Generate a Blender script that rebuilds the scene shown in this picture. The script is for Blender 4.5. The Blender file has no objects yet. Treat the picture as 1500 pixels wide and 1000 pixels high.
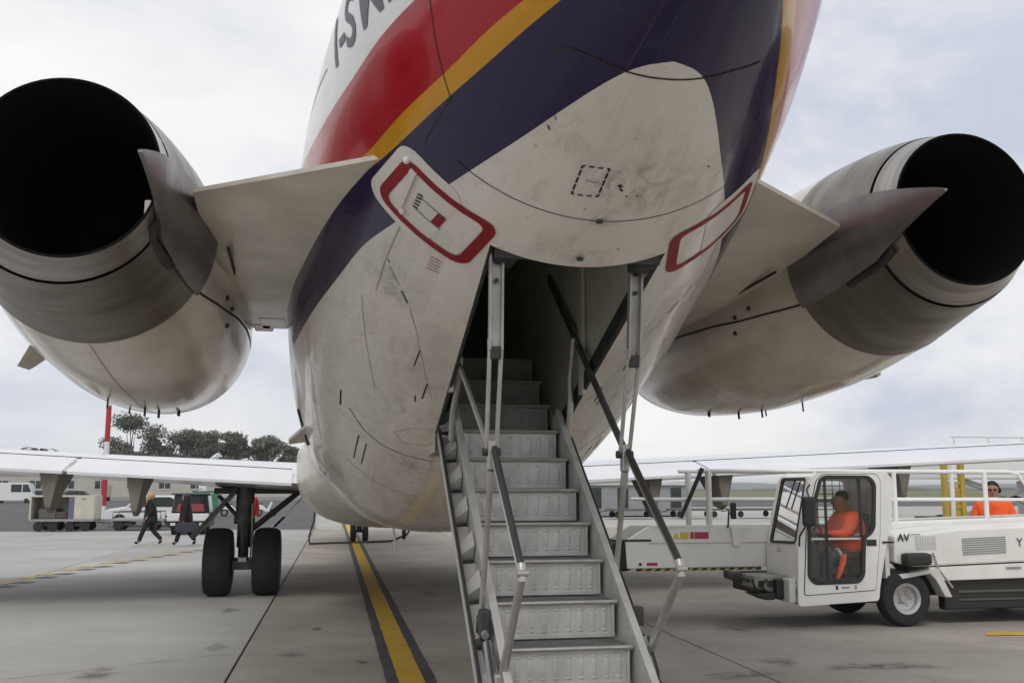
import bpy, bmesh, math, random
import numpy as np
from mathutils import Vector, Matrix
random.seed(7); np.random.seed(7)
S = bpy.context.scene
COL = S.collection
R = math.radians
# ------------------------------------------------------------------ camera
cd = bpy.data.cameras.new('camera'); cam = bpy.data.objects.new('camera', cd); COL.objects.link(cam)
S.camera = cam
cd.sensor_width = 36.0; cd.lens = 36.0 * 1458 / 1500; cd.clip_start = 0.05; cd.clip_end = 9000
PITCH = math.atan(215 / 1458); YAW = math.atan(284 / 1458 * math.cos(PITCH))
cam.location = (-1.38, 0, 1.75); cam.rotation_euler = (math.pi / 2 + PITCH, 0, -YAW)
S.render.resolution_x = 1024; S.render.resolution_y = 682
# ------------------------------------------------------------------ world: overcast sky
SUN_EL, SUN_AZ = R(48), R(205)
wd = bpy.data.worlds.new('World'); S.world = wd; wd.use_nodes = True
nt = wd.node_tree; nt.nodes.clear()
def N(t, typ, **kw):
    n = t.nodes.new(typ)
    for k, v in kw.items():
        if k == 'op': n.operation = v
        elif k == 'blend': n.blend_type = v
        elif k.startswith('i_'): n.inputs[k[2:].replace('_', ' ')].default_value = v
        elif k[0] == 'n' and k[1:].isdigit(): n.inputs[int(k[1:])].default_value = v
        else: setattr(n, k, v)
    return n
sky = N(nt, 'ShaderNodeTexSky', sky_type='NISHITA', sun_disc=False, sun_elevation=SUN_EL, sun_rotation=SUN_AZ)
sky.air_density = 1.2; sky.dust_density = 3.0
skd = N(nt, 'ShaderNodeMix', data_type='RGBA', blend_type='MULTIPLY', n0=1.0); skd.inputs[7].default_value = (.1, .1, .1, 1)
nt.links.new(sky.outputs[0], skd.inputs[6])
tc = N(nt, 'ShaderNodeTexCoord')
mp = N(nt, 'ShaderNodeMapping'); mp.inputs['Scale'].default_value = (1.2, 1.2, 2.6); mp.inputs['Location'].default_value = (.35, .2, .1)
nt.links.new(tc.outputs['Generated'], mp.inputs['Vector'])
n1 = N(nt, 'ShaderNodeTexNoise', i_Scale=1.7, i_Detail=7.0, i_Roughness=.55, i_Distortion=.35)
nt.links.new(mp.outputs[0], n1.inputs['Vector'])
rp = N(nt, 'ShaderNodeValToRGB')
rp.color_ramp.elements[0].position = .35; rp.color_ramp.elements[0].color = (.61, .655, .765, 1)
rp.color_ramp.elements[1].position = .62; rp.color_ramp.elements[1].color = (1.0, 1.0, .99, 1)
e = rp.color_ramp.elements.new(.48); e.color = (.88, .89, .915, 1)
nt.links.new(n1.outputs[0], rp.inputs[0])
n2 = N(nt, 'ShaderNodeTexNoise', i_Scale=2.6, i_Detail=5.0)
nt.links.new(mp.outputs[0], n2.inputs['Vector'])
cv = N(nt, 'ShaderNodeMapRange', n1=.3, n2=.62, n3=.88, n4=1.0)
nt.links.new(n2.outputs[0], cv.inputs[0])
mx = N(nt, 'ShaderNodeMix', data_type='RGBA')
nt.links.new(cv.outputs[0], mx.inputs[0]); nt.links.new(skd.outputs[2], mx.inputs[6]); nt.links.new(rp.outputs[0], mx.inputs[7])
bg = N(nt, 'ShaderNodeBackground'); bg.inputs['Strength'].default_value = 1.0
wo = N(nt, 'ShaderNodeOutputWorld')
nt.links.new(mx.outputs[2], bg.inputs['Color']); nt.links.new(bg.outputs[0], wo.inputs['Surface'])
# ------------------------------------------------------------------ sun (veiled)
sd = bpy.data.lights.new('sun', 'SUN'); sd.energy = 1.25; sd.angle = R(25); sd.color = (1, .96, .9)
so = bpy.data.objects.new('sun', sd); COL.objects.link(so)
so.rotation_euler = (math.pi / 2 - SUN_EL, 0, -SUN_AZ + math.pi)
so.location = (0, 0, 60)
S.view_settings.view_transform = 'Standard'; S.view_settings.look = 'None'
S.view_settings.exposure = 0.0; S.view_settings.gamma = 1.0; S.view_settings.use_curve_mapping = False
S.render.engine = 'CYCLES'
# ------------------------------------------------------------------ helpers
def mesh_obj(name, V, F, mat=None, parent=None, smooth=False, bevel=0, loc=None, autosmooth=None):
    """V in world coordinates (parents are only translated)."""
    V = np.asarray(V, float).reshape(-1, 3)
    off = root_loc(parent) if parent else np.zeros(3)
    me = bpy.data.meshes.new(name)
    me.from_pydata([tuple(v) for v in (V - off)], [], [tuple(int(i) for i in f) for f in F])
    if bevel:
        bm = bmesh.new(); bm.from_mesh(me)
        bmesh.ops.recalc_face_normals(bm, faces=bm.faces)
        ed = [x for x in bm.edges if len(x.link_faces) == 2 and x.calc_face_angle(0) > .6]
        bmesh.ops.bevel(bm, geom=ed, offset=bevel, segments=2, profile=.6, affect='EDGES', clamp_overlap=True)
        bm.to_mesh(me); bm.free()
    return link(name, me, mat, parent, smooth)
def root_loc(o):
    while o.parent: o = o.parent
    return np.array(o.location)
def link(name, me, mat=None, parent=None, smooth=False, pos=None):
    o = bpy.data.objects.new(name, me); COL.objects.link(o)
    if mat is not None and not len(me.materials): me.materials.append(mat)
    if smooth:
        me.polygons.foreach_set('use_smooth', [True] * len(me.polygons))
        if smooth != 'all': me.set_sharp_from_angle(angle=R(38))
    if parent: o.parent = parent
    if pos is not None:
        p = np.array(pos, float)
        if parent: p = p - root_loc(parent)
        o.location = p
    return o
def thing(name, label, cat, loc=(0, 0, 0), group=None):
    o = bpy.data.objects.new(name, None); COL.objects.link(o); o.location = loc; o.empty_display_size = .2
    return tag(o, label, cat, group)
def tag(o, label=None, cat=None, group=None, kind=None):
    if label: o['label'] = label
    if cat: o['category'] = cat
    if group: o['group'] = group
    if kind: o['kind'] = kind
    return o
class MB:
    def __init__(s): s.V = []; s.F = []
    def add(s, V, F):
        b = len(s.V); s.V += [tuple(map(float, v)) for v in V]; s.F += [tuple(b + int(i) for i in f) for f in F]; return s
    def box(s, x0, x1, y0, y1, z0, z1):
        V = [(x, y, z) for z in (z0, z1) for y in (y0, y1) for x in (x0, x1)]
        return s.add(V, [(0, 2, 3, 1), (4, 5, 7, 6), (0, 1, 5, 4), (2, 6, 7, 3), (0, 4, 6, 2), (1, 3, 7, 5)])
    def tube(s, P, r, n=10, cap=True):
        P = [Vector(p) for p in P]; rs = r if isinstance(r, (list, tuple)) else [r] * len(P)
        b = len(s.V); up = None
        for i, p in enumerate(P):
            t = (P[min(i + 1, len(P) - 1)] - P[max(i - 1, 0)]).normalized()
            if up is None:
                up = Vector((0, 0, 1)) if abs(t.z) < .9 else Vector((1, 0, 0))
            a = t.cross(up).normalized(); c = a.cross(t).normalized(); up = c
            for k in range(n):
                q = p + (a * math.cos(2 * math.pi * k / n) + c * math.sin(2 * math.pi * k / n)) * rs[i]
                s.V.append(tuple(q))
        for i in range(len(P) - 1):
            for k in range(n):
                k2 = (k + 1) % n
                s.F.append((b + i * n + k, b + i * n + k2, b + (i + 1) * n + k2, b + (i + 1) * n + k))
        if cap:
            s.F.append(tuple(b + k for k in range(n))[::-1]); s.F.append(tuple(b + (len(P) - 1) * n + k for k in range(n)))
        return s
    def lathe(s, prof, c, axis='x', n=32, cap=False):
        """prof: list of (r, t) along axis through c"""
        b = len(s.V); m = len(prof)
        for r, t in prof:
            for k in range(n):
                a = 2 * math.pi * k / n; u, v = r * math.cos(a), r * math.sin(a)
                p = {'x': (t, u, v), 'y': (u, t, v), 'z': (u, v, t)}[axis]
                s.V.append((c[0] + p[0], c[1] + p[1], c[2] + p[2]))
        for i in range(m - 1):
            for k in range(n):
                k2 = (k + 1) % n; s.F.append((b + i * n + k, b + i * n + k2, b + (i + 1) * n + k2, b + (i + 1) * n + k))
        if cap:
            s.F.append(tuple(b + k for k in range(n))); s.F.append(tuple(b + (m - 1) * n + k for k in range(n))[::-1])
        return s
    def prism(s, poly, y0, y1, plane='xz'):
        n = len(poly); b = len(s.V)
        for y in (y0, y1):
            for a, c in poly:
                s.V.append({'xz': (a, y, c), 'yz': (y, a, c), 'xy': (a, c, y)}[plane])
        s.F.append(tuple(range(b, b + n))); s.F.append(tuple(range(b + n, b + 2 * n))[::-1])
        for i in range(n):
            j = (i + 1) % n; s.F.append((b + i, b + n + i, b + n + j, b + j))
        return s
    def beam(s, p, q, w, h, up=(0, 0, 1)):
        p, q = Vector(p), Vector(q); t = (q - p).normalized(); u = Vector(up)
        if abs(t.dot(u)) > .98: u = Vector((1, 0, 0))
        a = t.cross(u).normalized() * (w / 2); c = a.cross(t).normalized() * (h / 2)
        V = [o + i * a + j * c for o in (p, q) for i, j in ((-1, -1), (1, -1), (1, 1), (-1, 1))]
        return s.add(V, [(0, 1, 2, 3), (7, 6, 5, 4), (0, 4, 5, 1), (1, 5, 6, 2), (2, 6, 7, 3), (3, 7, 4, 0)])
    def quad(s, a, b, c, d): return s.add([a, b, c, d], [(0, 1, 2, 3)])
    def ell(s, c, r, n=10, m=6):
        b = len(s.V)
        for i in range(m + 1):
            th = math.pi * i / m
            for k in range(n):
                ph = 2 * math.pi * k / n
                s.V.append((c[0] + r[0] * math.sin(th) * math.cos(ph), c[1] + r[1] * math.sin(th) * math.sin(ph), c[2] + r[2] * math.cos(th)))
        for i in range(m):
            for k in range(n):
                k2 = (k + 1) % n; s.F.append((b + i * n + k, b + (i + 1) * n + k, b + (i + 1) * n + k2, b + i * n + k2))
        return s
    def build(s, name, mat, parent=None, smooth=False, bevel=0):
        o = mesh_obj(name, s.V, s.F, mat, parent, smooth, bevel)
        if not bevel:
            bm = bmesh.new(); bm.from_mesh(o.data); bmesh.ops.remove_doubles(bm, verts=bm.verts, dist=1e-5)
            bmesh.ops.recalc_face_normals(bm, faces=bm.faces); bm.to_mesh(o.data); bm.free()
            if smooth: link_smooth(o.data)
        return o
def link_smooth(me):
    me.polygons.foreach_set('use_smooth', [True] * len(me.polygons)); me.set_sharp_from_angle(angle=R(38))
def plate(name, outer, holes, y, th, mat, parent, plane='xz', bevel=0):
    """flat plate with holes; outline in (a, c), y = position, th = thickness along plane normal"""
    bm = bmesh.new(); eds = []
    def P(a, c, yy): return {'xz': (a, yy, c), 'yz': (yy, a, c), 'xy': (a, c, yy)}[plane]
    for loop in [outer] + holes:
        vs = [bm.verts.new(P(a, c, y)) for a, c in loop]
        eds += [bm.edges.new((vs[i], vs[(i + 1) % len(vs)])) for i in range(len(vs))]
    bmesh.ops.triangle_fill(bm, use_beauty=True, use_dissolve=False, edges=eds)
    ret = bmesh.ops.extrude_face_region(bm, geom=list(bm.faces))
    d = Vector(P(0, 0, th))
    bmesh.ops.translate(bm, vec=d, verts=[g for g in ret['geom'] if isinstance(g, bmesh.types.BMVert)])
    bmesh.ops.recalc_face_normals(bm, faces=bm.faces)
    if bevel:
        ed = [x for x in bm.edges if len(x.link_faces) == 2 and x.calc_face_angle(0) > .9]
        bmesh.ops.bevel(bm, geom=ed, offset=bevel, segments=2, affect='EDGES', clamp_overlap=True)
    off = Vector(root_loc(parent)) if parent else Vector()
    bmesh.ops.translate(bm, vec=-off, verts=bm.verts)
    me = bpy.data.meshes.new(name); bm.to_mesh(me); bm.free()
    return link(name, me, mat, parent)
def rounded(poly, r, n=4):
    out = []; m = len(poly)
    for i in range(m):
        p0, p1, p2 = (Vector(poly[(i + k) % m]) for k in (-1, 0, 1))
        a = (p0 - p1); b = (p2 - p1); d = min(r, a.length * .45, b.length * .45)
        a = p1 + a.normalized() * d; b = p1 + b.normalized() * d
        for k in range(n + 1):
            t = k / n; q = a * (1 - t) ** 2 + p1 * 2 * t * (1 - t) + b * t * t; out.append((q.x, q.y))
    return out
def offset_poly(poly, d):
    m = len(poly); c = sum((Vector(p) for p in poly), Vector((0, 0))) / m; out = []
    area = sum(poly[i][0] * poly[(i + 1) % m][1] - poly[(i + 1) % m][0] * poly[i][1] for i in range(m))
    s = 1 if area > 0 else -1
    for i in range(m):
        p0, p1, p2 = (Vector(poly[(i + k) % m]) for k in (-1, 0, 1))
        t = ((p1 - p0).normalized() + (p2 - p1).normalized())
        if t.length < 1e-6: t = p2 - p1
        t.normalize(); nrm = Vector((t.y, -t.x)) * s; q = p1 + nrm * d; out.append((q.x, q.y))
    return out
# ------------------------------------------------------------------ materials
def mat(name, col, rough=.5, metal=0, coat=0, dirt=0, dscale=3.0, dcol=(.25, .22, .19), stretch=(1, 1, 1), bump=0, bscale=40, spec=.5, var=0):
    m = bpy.data.materials.new(name); m.use_nodes = True; t = m.node_tree; b = t.nodes['Principled BSDF']
    b.inputs['Base Color'].default_value = (*col, 1); b.inputs['Roughness'].default_value = rough; b.inputs['Metallic'].default_value = metal
    b.inputs['Coat Weight'].default_value = coat; b.inputs['Coat Roughness'].default_value = .12; b.inputs['Specular IOR Level'].default_value = spec
    src = None
    tcn = N(t, 'ShaderNodeTexCoord'); mpn = N(t, 'ShaderNodeMapping'); mpn.inputs['Scale'].default_value = stretch
    t.links.new(tcn.outputs['Object'], mpn.inputs['Vector'])
    if dirt:
        nz = N(t, 'ShaderNodeTexNoise', i_Scale=dscale, i_Detail=8.0, i_Roughness=.62); t.links.new(mpn.outputs[0], nz.inputs['Vector'])
        mr = N(t, 'ShaderNodeMapRange', n1=.38, n2=.72, n3=0., n4=dirt); t.links.new(nz.outputs[0], mr.inputs[0])
        mxn = N(t, 'ShaderNodeMix', data_type='RGBA'); mxn.inputs[6].default_value = (*col, 1); mxn.inputs[7].default_value = (*dcol, 1)
        t.links.new(mr.outputs[0], mxn.inputs[0]); src = mxn.outputs[2]
        rr = N(t, 'ShaderNodeMapRange', n1=.3, n2=.7, n3=rough * .85, n4=min(1, rough * 1.3)); t.links.new(nz.outputs[0], rr.inputs[0]); t.links.new(rr.outputs[0], b.inputs['Roughness'])
    if var:
        oi = N(t, 'ShaderNodeObjectInfo'); vr = N(t, 'ShaderNodeMapRange', n3=1 - var, n4=1 + var); t.links.new(oi.outputs['Random'], vr.inputs[0])
        mm = N(t, 'ShaderNodeMix', data_type='RGBA', blend_type='MULTIPLY', n0=1.0)
        if src: t.links.new(src, mm.inputs[6])
        else: mm.inputs[6].default_value = (*col, 1)
        t.links.new(vr.outputs[0], mm.inputs[7]); src = mm.outputs[2]
    if src: t.links.new(src, b.inputs['Base Color'])
    if bump:
        bz = N(t, 'ShaderNodeTexNoise', i_Scale=bscale, i_Detail=4.0); t.links.new(mpn.outputs[0], bz.inputs['Vector'])
        bp = N(t, 'ShaderNodeBump', i_Strength=bump, i_Distance=.01); t.links.new(bz.outputs[0], bp.inputs['Height']); t.links.new(bp.outputs[0], b.inputs['Normal'])
    return m
M = {}
M['nac_white'] = mat('nacelle paint', (.72, .67, .59), .30, 0, .7, .75, 1.5, (.36, .235, .135), (1, .5, 1))
M['reverser'] = mat('reverser titanium', (.25, .23, .20), .30, .8, 0, .9, 2.4, (.12, .105, .085), (.6, 2.2, .6))
M['ring'] = mat('exhaust ring metal', (.40, .375, .35), .30, .85, 0, .7, 3.2, (.17, .145, .12), (.5, 3, .5))
M['nozzle_in'] = mat('sooty nozzle', (.010, .0095, .009), .9, 0, 0, spec=.1)
M['fin'] = mat('reverser fairing', (.27, .25, .24), .33, .6, 0, .6, 3, (.12, .105, .10))
M['pylon'] = mat('pylon paint', (.70, .655, .57), .35, 0, .2, .55, 2.5, (.36, .32, .26))
M['seam'] = mat('seam', (.04, .035, .03), .8)
M['seam_faint'] = mat('faint seam', (.42, .38, .34), .7)
M['redmark'] = mat('hatch red', (.27, .007, .016), .45, 0, 0, .25, 30, (.22, .03, .03), spec=.3)
M['blackmark'] = mat('black print', (.02, .02, .02), .6)
M['pinkmark'] = mat('faded red print', (.50, .20, .17), .6)
M['whitepaint'] = mat('patch white', (.80, .76, .70), .35, 0, .2, .35, 5, (.45, .41, .36))
M['reg'] = mat('registration grey', (.10, .10, .125), .45)
M['well'] = mat('stairwell lining', (.56, .56, .48), .5, 0, 0, .5, 3, (.30, .28, .23))
M['stair'] = mat('stair aluminium', (.585, .58, .565), .42, .25, 0, .6, 5, (.30, .29, .27), bump=.1, bscale=60)
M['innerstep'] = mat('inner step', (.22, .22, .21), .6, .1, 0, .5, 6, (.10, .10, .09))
M['tread'] = mat('stair tread', (.16, .16, .16), .7, .1, 0, .5, 8, (.08, .08, .08))
M['strut'] = mat('strut metal', (.46, .45, .42), .36, .5, 0, .5, 8, (.22, .20, .18))
M['grip'] = mat('dark grip', (.035, .035, .035), .45)
M['dark'] = mat('dark metal', (.05, .05, .05), .5, .3, 0, .3, 6, (.02, .02, .02))
M['wing'] = mat('wing paint', (.74, .75, .78), .22, .1, .3, .3, 1.5, (.5, .5, .52), (1, .4, 1))
M['flapdark'] = mat('fairing paint', (.20, .185, .155), .5, 0, 0, .4, 3, (.13, .12, .1))
M['rubber'] = mat('tyre rubber', (.017, .017, .018), .75, bump=.15, bscale=30)
M['gear'] = mat('gear strut', (.10, .10, .095), .42, .4, 0, .6, 6, (.03, .03, .03))
M['doorwhite'] = mat('gear door white', (.66, .66, .66), .35, 0, 0, .3, 3, (.4, .38, .36))
M['blue'] = mat('logo blue', (.03, .04, .16), .4)
M['tw'] = mat('truck white', (.82, .82, .80), .32, 0, .3, .3, 2.2, (.5, .47, .42))
M['twd'] = mat('truck white worn', (.66, .66, .63), .42, 0, .1, .45, 3.5, (.40, .37, .32))
M['tblack'] = mat('truck black', (.022, .022, .022), .55, 0, 0, .35, 5, (.05, .047, .042))
M['axle'] = mat('axle grey', (.34, .34, .30), .5, .2, 0, .6, 6, (.12, .11, .10))
M['rim'] = mat('rim silver', (.50, .50, .50), .35, .6, 0, .4, 8, (.2, .2, .2))
M['chrome'] = mat('bright metal', (.6, .6, .58), .25, .9)
M['yellow'] = mat('yellow paint', (.42, .30, .04), .5, 0, 0, .5, 6, (.22, .17, .07))
M['stickred'] = mat('sticker red', (.42, .03, .07), .5)
M['sticky'] = mat('sticker yellow', (.62, .48, .05), .5)
M['orange'] = mat('hi-vis orange', (.92, .125, .03), .8, 0, 0, .35, 9, (.6, .07, .02))
M['refl'] = mat('reflective tape', (.55, .56, .55), .4)
M['skin'] = mat('skin', (.40, .20, .13), .55)
M['lip'] = mat('lips', (.30, .12, .09), .5)
M['cloth_black'] = mat('black cloth', (.012, .012, .016), .9, bump=.3, bscale=25)
M['cloth_brown'] = mat('brown-black cloth', (.018, .012, .012), .9, bump=.3, bscale=25)
M['cloth_grey'] = mat('grey cloth', (.07, .075, .085), .9)
M['cloth_red'] = mat('red cloth', (.32, .015, .02), .85)
M['hair_b'] = mat('blond hair', (.42, .30, .14), .6)
M['hair_d'] = mat('dark hair', (.012, .009, .008), .5)
M['bag'] = mat('bag fabric', (.03, .032, .06), .7)
M['cart'] = mat('cart panel', (.55, .53, .44), .5, 0, 0, .5, 2, (.35, .31, .24))
M['cartdark'] = mat('cart dark', (.10, .095, .085), .7)
M['canvas'] = mat('blue-grey curtain', (.13, .13, .20), .8)
M['carwhite'] = mat('car white', (.70, .71, .72), .25, 0, .5)
M['cardark'] = mat('car dark', (.05, .055, .07), .3, 0, .5)
M['carred'] = mat('car red', (.28, .05, .05), .4)
M['glassdark'] = mat('dark glass', (.02, .025, .03), .08, 0, 0, spec=.8)
M['green'] = mat('green container', (.03, .20, .10), .5, 0, 0, .4, 2, (.03, .10, .06))
M['bld'] = mat('building render', (.46, .44, .40), .85, 0, 0, .4, .5, (.33, .31, .28))
M['roofm'] = mat('roof edge', (.30, .29, .28), .8)
M['polered'] = mat('pole red', (.42, .02, .03), .5)
M['polewhite'] = mat('pole white', (.72, .72, .72), .5)
M['bark'] = mat('bark', (.09, .07, .055), .9)
M['leaf'] = mat('eucalyptus leaves', (.15, .16, .125), .75, 0, 0, .75, .3, (.085, .095, .07), var=.25)
M['leaf2'] = mat('palm leaves', (.07, .085, .035), .75, 0, 0, .5, .8, (.03, .04, .02))
M['hill'] = mat('hill scrub', (.15, .165, .16), .95, 0, 0, .7, .01, (.10, .12, .11))
M['bush'] = mat('hedge', (.075, .095, .06), .9, 0, 0, .6, .05, (.045, .055, .04))
M['pad'] = mat('grey steel', (.30, .32, .33), .45, .3, 0, .4, 3, (.16, .16, .16))
def glass(name, tint, mixv):
    m = bpy.data.materials.new(name); m.use_nodes = True; t = m.node_tree; t.nodes.clear()
    tr = N(t, 'ShaderNodeBsdfTransparent'); tr.inputs[0].default_value = (*tint, 1)
    gl = N(t, 'ShaderNodeBsdfGlossy'); gl.inputs['Roughness'].default_value = .03; gl.inputs['Color'].default_value = (1, 1, 1, 1)
    fr = N(t, 'ShaderNodeFresnel'); fr.inputs[0].default_value = 1.5
    ad = N(t, 'ShaderNodeMath', op='ADD', n1=mixv); t.links.new(fr.outputs[0], ad.inputs[0])
    mxs = N(t, 'ShaderNodeMixShader'); t.links.new(ad.outputs[0], mxs.inputs[0]); t.links.new(tr.outputs[0], mxs.inputs[1]); t.links.new(gl.outputs[0], mxs.inputs[2])
    o = N(t, 'ShaderNodeOutputMaterial'); t.links.new(mxs.outputs[0], o.inputs[0]); return m
M['glass'] = glass('cab glass', (.90, .93, .92), .02)
def ground_mat(name, c1, c2, c3, s1, rough=.85, var=0, stain=.6, stretch=(1, 1, 1), bump=.2):
    m = bpy.data.materials.new(name); m.use_nodes = True; t = m.node_tree; b = t.nodes['Principled BSDF']
    geo = N(t, 'ShaderNodeNewGeometry'); mpn = N(t, 'ShaderNodeMapping'); mpn.inputs['Scale'].default_value = stretch; t.links.new(geo.outputs['Position'], mpn.inputs['Vector'])
    a = N(t, 'ShaderNodeTexNoise', i_Scale=s1, i_Detail=8.0, i_Roughness=.6); t.links.new(mpn.outputs[0], a.inputs['Vector'])
    r = N(t, 'ShaderNodeValToRGB'); r.color_ramp.elements[0].position = .32; r.color_ramp.elements[0].color = (*c1, 1); r.color_ramp.elements[1].position = .68; r.color_ramp.elements[1].color = (*c2, 1)
    t.links.new(a.outputs[0], r.inputs[0])
    s = N(t, 'ShaderNodeTexNoise', i_Scale=s1 * 2.7, i_Detail=6.0, i_Roughness=.65, i_Distortion=.6); t.links.new(mpn.outputs[0], s.inputs['Vector'])
    sr = N(t, 'ShaderNodeMapRange', n1=.60, n2=.78, n3=0., n4=stain); t.links.new(s.outputs[0], sr.inputs[0])
    mx1 = N(t, 'ShaderNodeMix', data_type='RGBA'); mx1.inputs[7].default_value = (*c3, 1); t.links.new(sr.outputs[0], mx1.inputs[0]); t.links.new(r.outputs[0], mx1.inputs[6])
    sp_ = N(t, 'ShaderNodeTexNoise', i_Scale=1.9, i_Detail=5.0, i_Roughness=.7, i_Distortion=1.2); t.links.new(mpn.outputs[0], sp_.inputs['Vector'])
    spr = N(t, 'ShaderNodeMapRange', n1=.66, n2=.74, n3=0., n4=stain * .8); t.links.new(sp_.outputs[0], spr.inputs[0])
    mx0 = N(t, 'ShaderNodeMix', data_type='RGBA'); mx0.inputs[7].default_value = (*[q * .75 for q in c3], 1); t.links.new(spr.outputs[0], mx0.inputs[0]); t.links.new(mx1.outputs[2], mx0.inputs[6]); mx1 = mx0
    f = N(t, 'ShaderNodeTexNoise', i_Scale=55.0, i_Detail=3.0); t.links.new(geo.outputs['Position'], f.inputs['Vector'])
    fr = N(t, 'ShaderNodeMapRange', n1=.3, n2=.7, n3=.86, n4=1.12); t.links.new(f.outputs[0], fr.inputs[0])
    mx2 = N(t, 'ShaderNodeMix', data_type='RGBA', blend_type='MULTIPLY', n0=1.0); t.links.new(mx1.outputs[2], mx2.inputs[6]); t.links.new(fr.outputs[0], mx2.inputs[7])
    src = mx2.outputs[2]
    if var:
        oi = N(t, 'ShaderNodeObjectInfo'); vr = N(t, 'ShaderNodeMapRange', n3=1 - var, n4=1 + var); t.links.new(oi.outputs['Random'], vr.inputs[0])
        mm = N(t, 'ShaderNodeMix', data_type='RGBA', blend_type='MULTIPLY', n0=1.0); t.links.new(src, mm.inputs[6]); t.links.new(vr.outputs[0], mm.inputs[7]); src = mm.outputs[2]
    t.links.new(src, b.inputs['Base Color']); b.inputs['Roughness'].default_value = rough; b.inputs['Specular IOR Level'].default_value = .3
    bp = N(t, 'ShaderNodeBump', i_Strength=bump, i_Distance=.006); t.links.new(f.outputs[0], bp.inputs['Height']); t.links.new(bp.outputs[0], b.inputs['Normal'])
    return m
M['concrete'] = ground_mat('apron concrete', (.265, .24, .205), (.385, .355, .315), (.12, .10, .08), .55, .8, .06, .7)
M['concrete_grey'] = ground_mat('apron concrete grey lane', (.325, .318, .303), (.41, .402, .388), (.20, .195, .185), .45, .8, .05, .6)
M['joint'] = ground_mat('joint filler', (.07, .065, .06), (.11, .10, .09), (.04, .04, .04), 1.0)
M['concrete_far'] = ground_mat('far concrete', (.33, .32, .30), (.42, .41, .39), (.22, .2, .19), .12, .8, 0, .5, (.4, 1, 1))
M['asphalt'] = ground_mat('asphalt', (.075, .075, .077), (.115, .115, .115), (.05, .05, .05), .3)
M['grass'] = ground_mat('dry grass', (.10, .12, .045), (.18, .18, .08), (.08, .10, .04), .02, .95, 0, .7)
M['lineyel'] = ground_mat('worn yellow line', (.50, .30, .025), (.58, .37, .04), (.22, .15, .05), 2.5, .7, 0, .75)
M['lineblk'] = ground_mat('black line border', (.05, .05, .055), (.085, .085, .09), (.14, .13, .12), 2.0, .75, 0, .6)
def worn_film(name, col, amt, sc, rough):
    m = mat(name, col, rough); t = m.node_tree; b = t.nodes['Principled BSDF']; o = [n for n in t.nodes if n.type == 'OUTPUT_MATERIAL'][0]
    at = N(t, 'ShaderNodeAttribute', attribute_name='cover'); nz = N(t, 'ShaderNodeTexNoise', i_Scale=sc, i_Detail=6.0, i_Roughness=.7); g = N(t, 'ShaderNodeNewGeometry'); t.links.new(g.outputs['Position'], nz.inputs['Vector'])
    mr = N(t, 'ShaderNodeMapRange', n1=.38, n2=.66, n3=0., n4=amt); t.links.new(nz.outputs[0], mr.inputs[0])
    mu = N(t, 'ShaderNodeMath', op='MULTIPLY'); t.links.new(at.outputs['Fac'], mu.inputs[0]); t.links.new(mr.outputs[0], mu.inputs[1])
    tr = N(t, 'ShaderNodeBsdfTransparent'); mxs = N(t, 'ShaderNodeMixShader'); t.links.new(mu.outputs[0], mxs.inputs[0]); t.links.new(tr.outputs[0], mxs.inputs[1]); t.links.new(b.outputs[0], mxs.inputs[2]); t.links.new(mxs.outputs[0], o.inputs['Surface']); return m
M['stain'] = worn_film('oil stain', (.07, .06, .05), .95, 5.0, .5)
M['tyremark'] = worn_film('tyre mark', (.09, .085, .08), .40, 2.5, .8)
M['yelfaint'] = ground_mat('faded yellow mark', (.42, .30, .10), (.52, .40, .16), (.33, .28, .2), 3.0, .8, 0, .8)
M['blkfaint'] = ground_mat('faded black mark', (.10, .095, .09), (.17, .165, .16), (.26, .25, .23), 3.0, .8, 0, .8)
# ================================================================== GROUND
def sheet(name, x0, x1, y0, y1, z, m, kind='structure'):
    o = mesh_obj(name, [(x0, y0, z), (x1, y0, z), (x1, y1, z), (x0, y1, z)], [(0, 1, 2, 3)], m); tag(o, kind=kind); return o
sheet('ground', -4000, 4000, -3000, 6000, -.09, M['grass'])
sheet('apron_far_field', -60, 260, -40, 95, -.075, M['concrete_far'])
sheet('taxiway', -2, 900, 96, 150, -.07, M['asphalt'])
sheet('service_road', -420, -1.5, 44.9, 150, -.006, M['asphalt'])
GA = R(-1.1); ca, sa = math.cos(GA), math.sin(GA)
def grid(u, v, z=0): return (-2.12 + u * ca - v * sa, 12.3 + u * sa + v * ca, z)
apron = mesh_obj('apron', [grid(-30, -25, -.03), grid(45, -25, -.03), grid(45, 32.4, -.03), grid(-30, 32.4, -.03)], [(0, 1, 2, 3)], M['joint'])
tag(apron, kind='structure')
SL = 5.0; J = .012
mb = MB().box(J, SL - J, J, SL - J, -.028, 0)
slab_me = None
for i in range(-6, 9):
    for j in range(-4, 7):
        p = grid(i * SL, j * SL * .92)
        if slab_me is None:
            o = mb.build('slab', M['concrete'], None, bevel=.008); slab_me = o.data
            for vv in slab_me.vertices: vv.co.y *= .92
            o.parent = apron; o.location = p
        else: o = link('slab', slab_me, None, apron, False, p)
        o.rotation_euler = (0, 0, GA)
        if i < 0: o.material_slots[0].link = 'OBJECT'; o.material_slots[0].material = M['concrete_grey']
        o.location.z = random.uniform(-.0015, .0015)
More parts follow.
